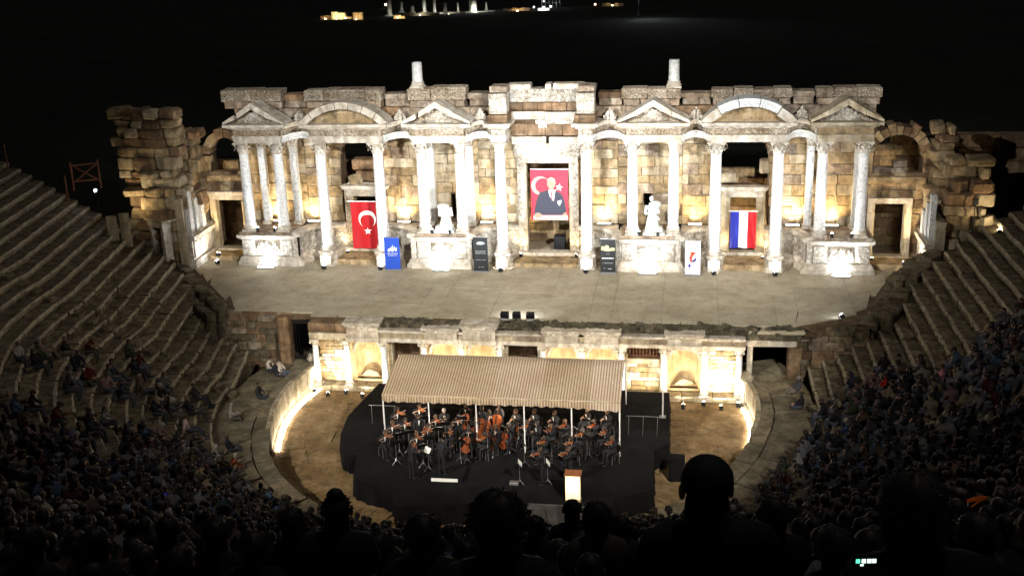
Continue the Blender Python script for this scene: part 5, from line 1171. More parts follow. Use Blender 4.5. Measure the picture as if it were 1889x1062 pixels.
def seated(lean=0, kneey=.42, feet=(.44, -.4), spread=.13, hands=((-.1, .34, .2), (.1, .34, .2)), head=(0, .03), crossed=False, twist=0):
    J = {'pelvis': (0, 0, .13, .18, .15), 'spine': (0, -.03+lean*.3, .3, .165, .135), 'chest': (twist*.02, -.03+lean*.65, .46, .185, .135), 'neck': (twist*.02, lean*.85, .6, .055, .055),
         'head': (head[0], head[1]+lean*1.05, .745-abs(lean)*.1, .088, .1), 'crown': (head[0], head[1]+lean*1.1-.01, .81-abs(lean)*.1, .066, .078)}
    for s, q, hd in ((-1, 'L', hands[0]), (1, 'R', hands[1])):
        sh = Vector((s*.175, -.03+lean*.68-twist*s*.06, .5)); h = Vector(hd); el = (sh+h)/2+Vector((s*.09, -.03, -.07))
        w = h-(h-el).normalized()*.06
        J['shoulder'+q] = (*sh, .08, .08); J['elbow'+q] = (*el, .058, .058); J['wrist'+q] = (*w, .034, .034); J['hand'+q] = (*h, .036, .028)
        kx = s*spread; J['hip'+q] = (s*.1, .05, .1, .115, .11)
        if crossed and s < 0: J['knee'+q] = (.02, kneey+.02, .2, .07, .07); J['ankle'+q] = (.14, kneey+.2, -.12, .045, .045); J['toe'+q] = (.16, kneey+.36, -.14, .04, .03)
        else: J['knee'+q] = (kx, kneey, .13, .082, .08); J['ankle'+q] = (kx*1.05, feet[0], feet[1]+.02, .045, .045); J['toe'+q] = (kx*1.1, feet[0]+.16, feet[1]-.03, .042, .03)
    return J
def standing(lean=0, hands=((-.28, .1, .85), (.28, .1, .85)), stance=.1, h=1.0, turn=0):
    J = {'pelvis': (0, 0, .95, .15, .12), 'spine': (0, 0+lean*.3, 1.13, .135, .105), 'chest': (0, lean*.7, 1.3, .165, .115), 'neck': (0, lean*.9, 1.47, .055, .055), 'head': (turn, .02+lean, 1.61, .088, .1), 'crown': (turn, .01+lean, 1.68, .066, .078)}
    for s, q, hd in ((-1, 'L', hands[0]), (1, 'R', hands[1])):
        sh = Vector((s*.18, lean*.7, 1.37)); hv = Vector(hd); el = (sh+hv)/2+Vector((s*.1, -.05, -.09)); w = hv-(hv-el).normalized()*.06
        J['shoulder'+q] = (*sh, .07, .07); J['elbow'+q] = (*el, .05, .05); J['wrist'+q] = (*w, .034, .034); J['hand'+q] = (*hv, .036, .028)
        J['hip'+q] = (s*.09, 0, .9, .1, .1); J['knee'+q] = (s*stance, .03, .5, .068, .068); J['ankle'+q] = (s*stance*1.1, 0, .08, .045, .045); J['toe'+q] = (s*stance*1.2, .15, .035, .04, .03)
    return J
AUD = [build_person('seated_person', seated(), BON), build_person('seated_person', seated(.14, hands=((-.12, .42, .22), (.12, .42, .22))), BON),
       build_person('seated_person', seated(.28, hands=((-.05, .4, .42), (.08, .46, .25)), head=(0, .06)), BON, hair=1.05), build_person('seated_person', seated(-.08, kneey=.46, feet=(.62, -.36), hands=((-.2, .2, .18), (.15, .25, .2))), BON),
       build_person('seated_person', seated(.05, crossed=True, hands=((0, .3, .26), (.1, .36, .26))), BON, female=True), build_person('seated_person', seated(.1, twist=1, hands=((-.15, .32, .2), (.05, .24, .6)), head=(.02, .05)), BON),
       build_person('seated_person', seated(.02, hands=((-.06, .38, .3), (.06, .38, .3)), head=(-.03, .04)), BON, female=True), build_person('seated_person', seated(.2, spread=.2, hands=((-.12, .45, .15), (.12, .45, .15))), BON),
       build_person('seated_person', seated(-.12, kneey=.44, hands=((-.34, -.22, .1), (.34, -.22, .1)), feet=(.66, -.38)), BON, hair=1.1), build_person('seated_person', seated(.08, hands=((-.1, .4, .5), (.12, .4, .5)), head=(0, .02)), BON, female=True, hair=1.08)]
def put(me, p, rz, col=(.03, .03, .03), sc=1.0, label='', group=None, name='person', cat='person'):
    o = O(name, me, None, p, rz, (sc, sc, sc)); o.color = (*col, 1)
    return tag(o, label, cat, group)
PAL = [((.018, .018, .02), 'black'), ((.03, .035, .06), 'navy'), ((.07, .07, .075), 'dark grey'), ((.16, .16, .17), 'grey'), ((.3, .29, .27), 'off-white'), ((.3, .24, .16), 'beige'), ((.12, .08, .05), 'brown'), ((.1, .015, .015), 'dark red'),
       ((.05, .07, .035), 'olive'), ((.09, .15, .25), 'pale blue'), ((.25, .15, .15), 'pink'), ((.02, .05, .045), 'dark green'), ((.06, .05, .09), 'plum')]
WT = [10, 7, 6, 3.5, 2.6, 2.6, 3, 2, 2, 2.2, 2, 1.5, 1.5]
def inpoly(x, y, P_):
    c = False; j = len(P_)-1
    for i in range(len(P_)):
        if (P_[i][1] > y) != (P_[j][1] > y) and x < (P_[j][0]-P_[i][0])*(y-P_[i][1])/(P_[j][1]-P_[i][1])+P_[i][0]: c = not c
        j = i
    return c
dense = [(-80, 810), (90, 800), (230, 780), (330, 790), (400, 860), (470, 905), (540, 935), (650, 985), (760, 990), (760, 1100), (-80, 1100)]
thin = [(-60, 640), (60, 625), (220, 620), (290, 680), (330, 720), (385, 760), (440, 850), (450, 880), (400, 870), (330, 800), (90, 830), (-60, 850)]
denseR = [(1120, 985), (1290, 975), (1390, 935), (1440, 870), (1450, 800), (1530, 735), (1620, 665), (1700, 645), (1800, 640), (1860, 560), (1960, 520), (1960, 1100), (1120, 1100)]
thinR = [(1440, 690), (1490, 700), (1560, 730), (1450, 850), (1440, 760)]
FORE_PX = [(1303, 893), (920, 965), (622, 942), (781, 985), (541, 965), (1055, 940), (1100, 955), (1146, 972), (988, 972), (1425, 950), (1683, 940), (332, 1040), (400, 985), (312, 975), (470, 1010), (1540, 1010), (1230, 1020), (700, 1010), (1800, 990), (60, 1000), (180, 1000), (860, 1020)]
cand = []
pr = random.Random(21)
for k in range(0, 51):
    r_, z = RR(k)+.28, ZZ(k)
    for side in (-1, 1):
        a = .0+pr.uniform(0, .02); end = (phiL(r_) if side < 0 else phiR(r_))-.04
        while a < end:
            a += pr.uniform(.58, .95)/r_
            if min(abs(side*a-s_) for s_ in AISLES) < .42/r_: continue
            p = PR(r_, side*a); d2 = math.hypot(p[0]-CAM.x, p[1]-CAM.y)
            if d2 < 5.6 or p[1] < -50.5: continue
            u, v = px((*p, z+.5))
            if not (-40 < u < 1930 and v < 1130): continue
            if inpoly(u, v, dense) or inpoly(u, v, denseR): pb = .8 if math.sin(a*7+k*.9+side) > -.75 else .3
            elif inpoly(u, v, thin) or inpoly(u, v, thinR): pb = .42 if pr.random() < .5+.5*math.sin(a*9+k*1.3) else .25
            elif v > 960: pb = .8
            else: pb = 0
            if pr.random() < pb: cand.append((d2, k, side, a, p, z, u, v))
# the 258 that show best become individuals; the deep dark rest is one crowd
def score(c):
    d2, k, side, a, p, z, u, v = c
    return d2-(25 if v > 975 else 0)*0+(60 if v > 985 else 0)
cand.sort(key=score)
cand = [c for c in cand if c[0] > 8.2 or all(math.hypot(c[6]-h_[0], c[7]-h_[1]-40) > 75 for h_ in FORE_PX)]
isth = lambda c: inpoly(c[6], c[7], thin) or inpoly(c[6], c[7], thinR)
vis = [c for c in cand if c[7] <= 985]; vis.sort(key=lambda c: (not isth(c), c[0])); lowp = [c for c in cand if c[7] > 985]
NIND = 236; indiv = vis[:NIND]; rest = vis[NIND:]+lowp; pr.shuffle(rest) if len(rest) > 1500 else None
rows_seen = {}
for c in sorted(indiv, key=lambda c: (c[1], c[2], -c[3])):
    d2, k, side, a, p, z, u, v = c; key = (k, side); rows_seen[key] = rows_seen.get(key, 0)+1; i = rows_seen[key]
    col, cn = pr.choices(PAL, WT)[0]; vi = pr.randrange(len(AUD)); j = pr.uniform(.35, .85); j = max(j, .9) if cn in ('off-white', 'beige', 'pink') else j; col = tuple(min(.8, q*j) for q in col)
    pose = ['upright', 'leaning forward', 'hunched', 'legs out', 'long-haired, legs crossed', 'hand at face', 'long-haired, hands together', 'elbows on knees', 'leaning back', 'long-haired, hands up'][vi]
    o = put(AUD[vi], (p[0], p[1], z+.02), RZ_(side*a)+pr.choice((pr.uniform(-.3, .3), pr.uniform(-.9, .9))), col, pr.uniform(1.0, 1.13), '%s coat, %s, %s row of %s bank, %s from stage end' % (cn, pose, ordinal(k), 'left' if side < 0 else 'right', ordinal(i-1)), 'audience seated on the stone rows')
# the rest as one mass
cb = MB(); verts = []; faces = []; mi = []
fast = []
LOW = [build_person('crowd_person', J_, BON, False, 0, 1.0, female=fm) for J_, fm in ((seated(), 0), (seated(.14, hands=((-.12, .42, .22), (.12, .42, .22))), 0), (seated(.28, hands=((-.05, .4, .42), (.08, .46, .25)), head=(0, .06)), 0), (seated(-.08, kneey=.46, feet=(.62, -.36)), 1), (seated(.1, hands=((-.15, .32, .2), (.05, .24, .6))), 1), (seated(.2, spread=.2), 0))]
for me in LOW:
    fast.append(([Vector(v.co) for v in me.vertices], [tuple(p.vertices) for p in me.polygons], [p.material_index for p in me.polygons]))
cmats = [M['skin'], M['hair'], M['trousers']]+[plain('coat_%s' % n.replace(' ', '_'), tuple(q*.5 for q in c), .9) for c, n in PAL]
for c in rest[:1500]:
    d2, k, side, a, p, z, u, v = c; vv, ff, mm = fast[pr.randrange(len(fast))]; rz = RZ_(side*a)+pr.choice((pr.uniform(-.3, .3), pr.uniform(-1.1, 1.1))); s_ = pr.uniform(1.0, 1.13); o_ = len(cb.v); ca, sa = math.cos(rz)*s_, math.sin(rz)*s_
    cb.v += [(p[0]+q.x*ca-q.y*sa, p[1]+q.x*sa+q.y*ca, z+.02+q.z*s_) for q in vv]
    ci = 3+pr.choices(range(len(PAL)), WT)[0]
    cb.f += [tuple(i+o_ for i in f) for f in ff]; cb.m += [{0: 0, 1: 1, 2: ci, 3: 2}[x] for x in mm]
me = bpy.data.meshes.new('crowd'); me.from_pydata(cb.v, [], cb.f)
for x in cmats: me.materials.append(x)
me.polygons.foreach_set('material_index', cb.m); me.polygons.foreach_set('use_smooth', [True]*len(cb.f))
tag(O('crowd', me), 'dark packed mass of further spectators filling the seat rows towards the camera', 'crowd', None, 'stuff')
# people one can pick out
def at_row(u, v):      # the seat row under a pixel
    r = ray(u, v).normalized(); d = 8
    while d < 120:
        p = CAM+r*d; rr = math.hypot(p.x-CX, p.y-CY); k = int(((rr if p.y < CY else abs(p.x-CX))-14.4)//.68)
        if k >= 0 and p.z <= ZZ(k): 
            a = math.atan2(p.x-CX, -(p.y-CY)) if p.y < CY else math.copysign(math.pi/2+(p.y-CY)/RR(k), p.x-CX); q = PR(RR(k)+.28, a); return (*q, ZZ(k)+.02), RZ_(a)
        if rr < 14.4 and p.z < 1.25: return (p.x, p.y, 1.22), math.atan2(p.x-CX, -(p.y-CY))
        d += .05
named = [(511, 684, 3, (.02, .02, .025), 'person in a dark t-shirt sitting alone left of the couple by the passage'), (498, 676, 4, (.5, .42, .36), 'person in a pale pink shirt, left one of the couple by the passage'), (517, 680, 3, (.55, .47, .4), 'person in a cream shirt, right one of the couple by the passage'),
         (428, 766, 6, (.3, .26, .22), 'long-haired person with a yellow bag on the second row at the left'), (374, 740, 3, (.02, .02, .02), 'person in black leaning back on the left rows below the empty seats'), (424, 822, 3, (.02, .02, .025), 'person in a black jacket with legs out over the left walk'),
         (348, 790, 8, (.45, .3, .3), 'person in a pink top with legs stretched on the left bank'), (430, 862, 1, (.3, .07, .03), 'person in an orange-red top at the edge of the left walk'), (245, 960, 2, (.26, .33, .44), 'person in a light blue shirt bending forward in the left crowd'), (310, 925, 1, (.07, .05, .5), 'person in a vivid violet top in the left crowd'),
         (372, 960, 0, (.02, .02, .02), 'bald-looking person in black turning right in the lower left crowd'), (478, 725, 0, (.03, .03, .03), 'person in dark clothes near the left walk'), (1510, 665, 2, (.3, .3, .16), 'person in a yellow-green top crouching near the right passage'), (1518, 640, 0, (.03, .03, .06), 'person in navy behind the yellow-green top by the right passage'),
         (1470, 715, 3, (.05, .05, .06), 'person in a grey jacket with an outstretched arm on the lowest right row'), (1478, 745, 0, (.015, .015, .02), 'person in a black suit on the lowest right row'), (1634, 712, 1, (.55, .02, .015), 'person in a bright red coat in the upper right crowd'), (1738, 700, 0, (.5, .2, .22), 'person in a pink coat in the right crowd'),
         (1815, 612, 5, (.35, .26, .2), 'person in a pale top sitting high on the right bank'), (1720, 800, 5, (.42, .34, .22), 'person in a beige coat with a raised arm in the right crowd'), (1425, 895, 7, (.12, .11, .12), 'person in a grey coat at the front edge of the right crowd'), (1560, 800, 4, (.05, .08, .16), 'person in a blue coat in the right crowd'), (1685, 705, 3, (.3, .05, .04), 'person in a brick-red top in the right crowd')]
for u, v, vi, col, lab in named:
    p, a = at_row(u, v+8)
    put(AUD[vi], p, a+pr.uniform(-.2, .2), col, 1.02, lab, 'audience seated on the stone rows')

# ---------------------------------------------------------------- orchestra players
BLK_M = ('skin', 'hair_tone', 'suit', 'suit')
violin_h = ((-.2, .42, .58), (.22, .3, .42)); cello_h = ((-.2, .3, .62), (.3, .36, .3))
SEATV = build_person('seated_violinist', seated(.08, hands=violin_h, head=(-.03, .05)), BON, mats=BLK_M); SEATVF = build_person('seated_violinist', seated(.04, hands=violin_h, head=(-.03, .05)), BON, mats=BLK_M, female=True)
SEATC = build_person('seated_cellist', seated(.05, spread=.27, hands=cello_h), BON, mats=BLK_M); SEATF = build_person('seated_wind_player', seated(.03, hands=((-.05, .3, .42), (.08, .34, .34))), BON, mats=BLK_M)
sv_h = ((-.2, .4, 1.42), (.24, .3, 1.25))
STV = build_person('standing_violinist', standing(.05, sv_h), BON, mats=BLK_M); STC = build_person('standing_conductor', standing(.03, ((-.24, .36, 1.3), (.3, .42, 1.2)), .12), BON, mats=BLK_M, hair=.2)
STS = build_person('standing_player', standing(.02, ((-.2, .3, 1.12), (.2, .25, 1.0))), BON, mats=BLK_M)
def outline(L_, W1, W2, Wm):
    h = []; n = 10
    for i in range(n+1):
        t_ = i/n; w = (W1*math.sin(math.pi*min(1, t_/.55))**.6 if t_ < .42 else 0); pts_ = None
        # lower bout, waist, upper bout
        if t_ < .4: w = W1*math.sin(math.pi/2*min(1, t_/.2))**.6 if t_ < .2 else W1-(W1-Wm)*((t_-.2)/.2)**2
        elif t_ < .6: w = Wm
        else: w = Wm+(W2-Wm)*math.sin(math.pi/2*min(1, (t_-.6)/.2)) if t_ < .8 else W2*math.sqrt(max(0.02, 1-((t_-.8)/.21)**2))
        h.append((w, t_*L_))
    return [(w, z) for w, z in h]+[(-w, z) for w, z in h[::-1]]
def instrument(nm, L_, lab, mt, grp, spike=False):
    t_ = thing(nm, lab, nm.replace('_', ' '), (0, 0, 0), grp); o_ = outline(L_, L_*.29, L_*.23, L_*.155); d = L_*.06
    part('body', MB().prism(o_, -d, d), M[mt], t_); part('neck', MB().box(-L_*.04, L_*.04, -d-.01*L_, -d+.05*L_, L_*.6, L_*1.0).box(-L_*.035, L_*.035, -d*.6, d*.3, L_*1.0, L_*1.5).ball((0, 0, L_*1.53), L_*.05, 6, 4), M['wood_dark'], t_)
    part('bridge', MB().box(-L_*.06, L_*.06, -d-L_*.06, -d-.001, L_*.38, L_*.4), M['amber_varnish'], t_)
    if spike: part('spike', MB().tube((0, 0, 0), (0, 0, -.3), .008), M['steel'], t_)
    return t_
def place_inst(t_, pm, loc, zdir, front):
    zdir = Vector(zdir).normalized(); y_ = -Vector(front); y_ = (y_-zdir*y_.dot(zdir)).normalized(); x_ = y_.cross(zdir)
    m_ = Matrix(((x_.x, y_.x, zdir.x, loc[0]), (x_.y, y_.y, zdir.y, loc[1]), (x_.z, y_.z, zdir.z, loc[2]), (0, 0, 0, 1)))
    t_.matrix_world = pm @ m_
def bow(pm, a, b_, lab):
    t_ = thing('bow', lab, 'bow', (0, 0, 0), 'bows of the string players'); a, b_ = pm @ Vector(a), pm @ Vector(b_); c = (a+b_)/2; t_.location = c
    part('stick', MB().tube(a-c, b_-c, .008, .006, 5), M['amber_varnish'], t_); part('hair_band', MB().tube(a-c+Vector((0, 0, -.025)), b_-c+Vector((0, 0, -.012)), .004, .004, 4), M['paper'], t_)
CHM = MB().box(-.21, .21, -.2, .22, .42, .45).box(-.2, .2, -.23, -.2, .55, .85)
for sx_ in (-.18, .18):
    for sy_ in (-.17, .18): CHM.tube((sx_, sy_, 0), (sx_*1, sy_, .42), .012, .012, 5)
chair_parts = None
def chair(loc, rz, lab):
    global chair_parts
    if chair_parts is None:
        t_ = thing('chair', lab, 'chair', loc, 'chairs of the orchestra', rz); part('seat', MB().box(-.21, .21, -.2, .22, .42, .45), M['wood_dark'], t_); part('backrest', MB().box(-.2, .2, -.235, -.205, .55, .85), M['wood_dark'], t_)
        for sx_ in (-.18, .18):
            for sy_ in (-.17, .18): part('leg', MB().tube((sx_, sy_, 0), (sx_, sy_, .42), .013, .013, 5), M['steel'], t_)
        chair_parts = t_
    else:
        t_ = copy_tree(chair_parts); t_['label'] = lab; t_.location = loc; t_.rotation_euler = (0, 0, rz)
    return t_
stand0 = None
def music_stand(loc, rz, lab, sheet=True):
    global stand0
    if stand0 is None:
        t_ = thing('music_stand', lab, 'music stand', loc, 'music stands', rz); part('desk', MB().obox((0, 0, 1.0), ((1, 0, 0), (0, .6, .8), (0, -.8, .6)), (.24, .16, .006)), M['iron'], t_); part('post', MB().tube((0, .02, .12), (0, .02, .95), .012), M['steel'], t_)
        for i in range(3): a = i*2.094; part('leg', MB().tube((0, .02, .25), (.22*math.cos(a), .02+.22*math.sin(a), .01), .009, .009, 5), M['steel'], t_)
        stand0 = t_
    else:
        t_ = copy_tree(stand0); t_['label'] = lab; t_.location = loc; t_.rotation_euler = (0, 0, rz)
    if sheet:
        o = O('sheet_music', SHEET, None, loc, rz); tag(o, 'score on the '+lab, 'sheet music', 'scores on the music stands')
    return t_
SHEET = MB().obox((0, -.012, 1.02), ((1, 0, 0), (0, .6, .8), (0, -.8, .6)), (.19, .13, .002)).mesh('sheet_music', M['paper'])
# (head px u, v, kind, facing towards) ; conductor stands at (-1.6,-11.1)
PL = [(730, 753, 'v', 'leftmost rear violinist, lit instrument held out'), (721, 777, 'v', 'violinist at the left edge under the canopy'), (706, 795, 'v', 'violinist beside the front left canopy pole'), (770, 765, 's', 'standing man in a suit with white shirt front, left part of the orchestra'), (771, 746, 'v', 'violinist behind the standing man in a white shirt'),
      (766, 797, 'v', 'violinist between the left edge and the podium'), (756, 818, 'V', 'standing violinist with his back turned, left of the podium'), (802, 766, 'v', 'violinist behind the podium, next to the second pole'), (819, 756, 'f', 'wind player behind the podium violinists'),
      (831, 786, 'v', 'violinist with raised bow right behind the podium'), (865, 787, 'c', 'cellist with a reddish cello in the middle front'), (860, 745, 'c', 'cellist far back beside the third pole'), (889, 750, 'b', 'double bass player at the back right of the third pole'), (904, 758, 'c', 'cellist behind the middle group'),
      (898, 798, 'v', 'violist at centre front with a raised bow'), (917, 785, 'c', 'cellist in the centre, second from the left of the central four'), (922, 744, 'b', 'double bass player at the very centre of the back row'), (941, 782, 'c', 'cellist right of centre with a brown cello'), (953, 757, 'f', 'wind player at the back right of centre'),
      (960, 768, 'c', 'grey-haired cellist right of centre'), (988, 757, 'f', 'bassoon player at the back, right half'), (993, 780, 'f', 'wind player in the second row, right half'), (1025, 760, 'f', 'clarinet player in the back row, right half'), (1046, 775, 'v', 'violist behind the lectern'),
      (1086, 755, 'f', 'wind player far back at the right, near the last pole'), (1123, 758, 'f', 'wind player at the right edge under the valance'), (1120, 788, 'v', 'rear violist at the right edge'), (1132, 806, 'v', 'front violist at the right edge'), (1009, 806, 'v', 'violinist behind the standing violist'),
      (1000, 827, 'V', 'standing violist with back to the audience, left of the lectern'), (1078, 792, 'v', 'violinist seated between the lectern line and the last pole'), (1020, 783, 'v', 'violinist in the third row, right half'), (975, 776, 'v', 'violist just right of the centre pole'), (845, 766, 'v', 'violinist in the rear row, left of the cellos'), (788, 782, 'v', 'violinist in the second row beside the second pole'), (745, 772, 'v', 'violinist in the second row at the left'), (879, 770, 'c', 'cellist in the second row between the poles'), (1100, 775, 'v', 'violist in the second row near the last pole'),
      (1060, 808, 'v', 'violinist behind the right standing player'), (1052, 826, 'V', 'standing player dressed in black just behind the lectern')]
ci = Vector((-1.6, -11.1, ZB)); nchair = 0; viol = 0
lampset = []
for u, v, kd, lab in PL:
    zf = ZB+(.3 if v < 765 else 0); stand = kd in 'sV'; hz = zf+(1.66 if stand or kd == 'b' else 1.22); p = atz(u, v, hz); p.z = zf
    if kd == 'b': p.y -= .0
    d = Vector((ci.x-p.x, ci.y-p.y)); 
    if kd == 'V' and v > 815: d = Vector((.5 if u < 900 else -.9, -.1 if u > 900 else .7)); 
    if u > 1090: d = Vector((-1, -.7))
    rz = math.atan2(-d.x, d.y)
    if p.y < -8 and kd == 'v' and u < 900: rz += -.3
    me = {'v': SEATV if viol % 3 else SEATVF, 'V': STV, 's': STS, 'c': SEATC, 'f': SEATF, 'b': STS}[kd]; viol += 1
    base = (p.x, p.y, zf+(0 if stand or kd == 'b' else .47))
    o = put(me, base, rz, (.01, .01, .01), 1.0, lab, 'orchestra players', 'musician', 'musician')
    if not stand and kd != 'b': chair((p.x, p.y, zf), rz, 'chair of the '+lab.split(',')[0])
    sh = MB().prism([(-.055, 0), (.055, 0), (.0, -.26)], 0, .02)
    zz = (.02 if not (stand or kd == 'b') else .92)
    so_ = O('shirt_front', sh.mesh('shirt_front', M['paper']), o, (0, .14 if not stand else .125, zz+.52)); so_.rotation_euler[0] = -.12
    pm = Matrix.Translation(base) @ Matrix.Rotation(rz, 4, 'Z')
    if kd in 'vV':
        z0_ = .6 if kd == 'v' else 1.46; t_ = instrument('violin', .36, 'violin of the '+lab.split(',')[0], 'amber_varnish' if viol % 2 else 'varnish', 'violins and violas'); place_inst(t_, pm, (-.03, .1, z0_), (-.35, .9, -.1), (0, .1, 1))
        bow(pm, (.32, .18, z0_-.12), (-.28, .42, z0_+.14), 'bow of the '+lab.split(',')[0])
    elif kd == 's': t_ = instrument('violin', .36, 'violin held low by the standing man in a white shirt', 'varnish', 'violins and violas'); place_inst(t_, pm, (-.1, .3, .8), (-.2, .2, .9), (.3, .9, .1))
    elif kd == 'c': t_ = instrument('cello', .76, 'cello of the '+lab.split(',')[0], 'varnish', 'cellos', True); place_inst(t_, pm, (.02, .52, -.3), (-.08, -.28, .95), (0, 1, .2)); bow(pm, (.45, .42, .22), (-.3, .5, .18), 'bow of the '+lab.split(',')[0])
    elif kd == 'b': t_ = instrument('double_bass', 1.12, 'double bass of the '+lab.split(',')[0], 'varnish', 'double basses', True); place_inst(t_, pm, (0, .45, .15), (-.1, -.12, 1), (.2, 1, .1))
    elif kd == 'f':
        t_ = thing('wind_instrument', 'wind instrument of the '+lab.split(',')[0], 'wind instrument', (0, 0, 0), 'wind instruments'); a, b_ = pm @ Vector((0, .14, .66)), pm @ Vector((.02, .42, .22)); t_.location = a; part('tube', MB().tube((0, 0, 0), b_-a, .014, .028), M['wood_dark'], t_); part('keys', MB().tube((b_-a)*.3+Vector((0, 0, .02)), (b_-a)*.8+Vector((0, 0, .02)), .006, .006, 5), M['steel'], t_)
    if kd != 'b' and (viol % 3 != 1 or kd == 'V'):
        q = pm @ Vector((0, 1.0 if not stand else .95, 0)); q.z = zf; music_stand(q, rz+math.pi+math.pi, 'stand before the '+lab.split(',')[0], viol % 2 == 0 or kd == 'V')
p = atz(812, 810, ZB+.2+1.66); put(STC, (p.x, p.y+.0, ZB+.2), R(-20), (.01, .01, .01), 1.0, 'balding conductor in a black suit standing on the white-edged podium', 'orchestra players', 'conductor', 'conductor')
# small warm lamps under the canopy that light the players
for x in (-3.4, 0.2, 3.9):
    t_ = thing('canopy_lamp', 'small warm lamp hanging under the canopy, '+{-3.4: 'left', .2: 'middle', 3.9: 'right'}[x], 'lamp', (x, -8.45, 3.28), 'lamps under the canopy'); part('housing', MB().box(-.08, .08, -.05, .05, 0, .1), M['iron'], t_)
    spot(t_, (x, -8.45, 3.25), (x*.95, -6.0, 1.6), 48, (1, .78, .55), 150, .9, .12)
o = O('microphone', MB().tube((0, 0, 0), (0, 0, 1.5), .012).tube((0, 0, 1.5), (.0, .5, 1.75), .01).ball((0, .5, 1.75), .03).mesh('microphone', M['steel']), None, (-.1, -9.6, ZB)); tag(o, 'thin microphone stand leaning over the front players', 'microphone')
o = O('cable_box', MB().rock((0, 0, .06), (.2, .14, .06), .02, .05).mesh('cable_box', M['steel']), None, (1.35, -11.6, ZB)); tag(o, 'small metal box with cables on the dark platform floor', 'box')

# ---------------------------------------------------------------- spectators just in front of the camera, seen from behind as silhouettes
FORE_M = ('skin', 'hair', 'garment', 'trousers')
def fore(hair, ears=False, female=False, lean=.08, hat=False, bun=False, w=1.0):
    J = seated(lean); 
    for k in J:
        if k.startswith('shoulder'): x, y, z, a, b_ = J[k]; J[k] = (x*w, y, z, a*1.15, b_*1.15)
        if k in ('chest', 'spine'): x, y, z, a, b_ = J[k]; J[k] = (x, y, z, a*w*1.1, b_*1.1)
    J['neck'] = (*J['neck'][:3], .078, .075); J['head'] = (*J['head'][:3], .092, .1)
    for q in 'LR': x, y, z, a, b_ = J['shoulder'+q]; J['shoulder'+q] = (x, y, z+.03, a, b_)
    me = build_person('spectator', J, BON, hair=hair, female=female, mats=FORE_M)
    return me, J
heads = [  # u, v of head centre, head radius px, hair, female, width, colour, label
    (1303, 902, 44, .93, False, 1.25, (.012, .012, .014), 'big broad-shouldered man with short hair, tall silhouette right of the lectern'),
    (920, 965, 56, 1.25, False, 1.1, (.012, .012, .02), 'big round-haired silhouette below the middle of the platform'),
    (622, 942, 27, 1.0, False, 1.2, (.01, .01, .012), 'silhouette with a small topknot and wide shoulders, left of centre'),
    (781, 985, 33, 1.1, False, 1.1, (.01, .01, .012), 'round dark head between the topknot silhouette and the big round head'),
    (541, 965, 26, 1.05, False, 1.0, (.01, .01, .01), 'rounded head left of the topknot silhouette'), (1055, 940, 17, 1.0, False, 1.05, (.012, .012, .018), 'slim-headed silhouette directly below the lectern'),
    (1100, 955, 27, 1.1, True, 1.0, (.05, .045, .035), 'long-haired silhouette in a dull green coat right of the lectern foot'), (1146, 972, 20, 1.05, True, .9, (.012, .012, .012), 'smaller silhouette left of the broad-shouldered man'),
    (988, 972, 19, 1.1, False, 1.0, (.01, .01, .01), 'head close to the right side of the big round head'), (1425, 950, 30, 1.15, True, 1.0, (.01, .01, .012), 'shaggy head right of the broad-shouldered man'),
    (1683, 940, 66, 1.2, True, 1.2, (.01, .01, .012), 'very large dark silhouette at the right, leaning in close'), (332, 1040, 28, 1.1, False, 1.0, (.02, .02, .02), 'lighter-haired head at the bottom left'),
    (400, 985, 26, 1.1, False, 1.0, (.01, .01, .01), 'head at the lower left, second from the rounded one'), (312, 975, 22, 1.1, True, 1.0, (.01, .01, .01), 'narrow dark head at the lower left'), (470, 1010, 28, 1.1, False, 1.1, (.01, .01, .01), 'low head under the rounded one at the left'),
    (1540, 1010, 34, 1.1, False, 1.1, (.01, .01, .012), 'head beside the glowing phone at the lower right'), (1230, 1020, 27, 1.1, True, 1.0, (.01, .01, .01), 'head tucked before the broad-shouldered man'), (700, 1010, 27, 1.1, False, 1.0, (.01, .01, .01), 'head low between the topknot and the round head'),
    (1800, 990, 40, 1.15, False, 1.1, (.01, .01, .012), 'head with an orange strap at the right edge'), (60, 1000, 30, 1.1, False, 1.0, (.01, .01, .01), 'head in the bottom left corner'), (180, 1000, 26, 1.1, True, 1.0, (.01, .01, .01), 'long-haired head near the bottom left corner'), (860, 1020, 24, 1.1, False, 1.0, (.01, .01, .01), 'small head under the big round one')]
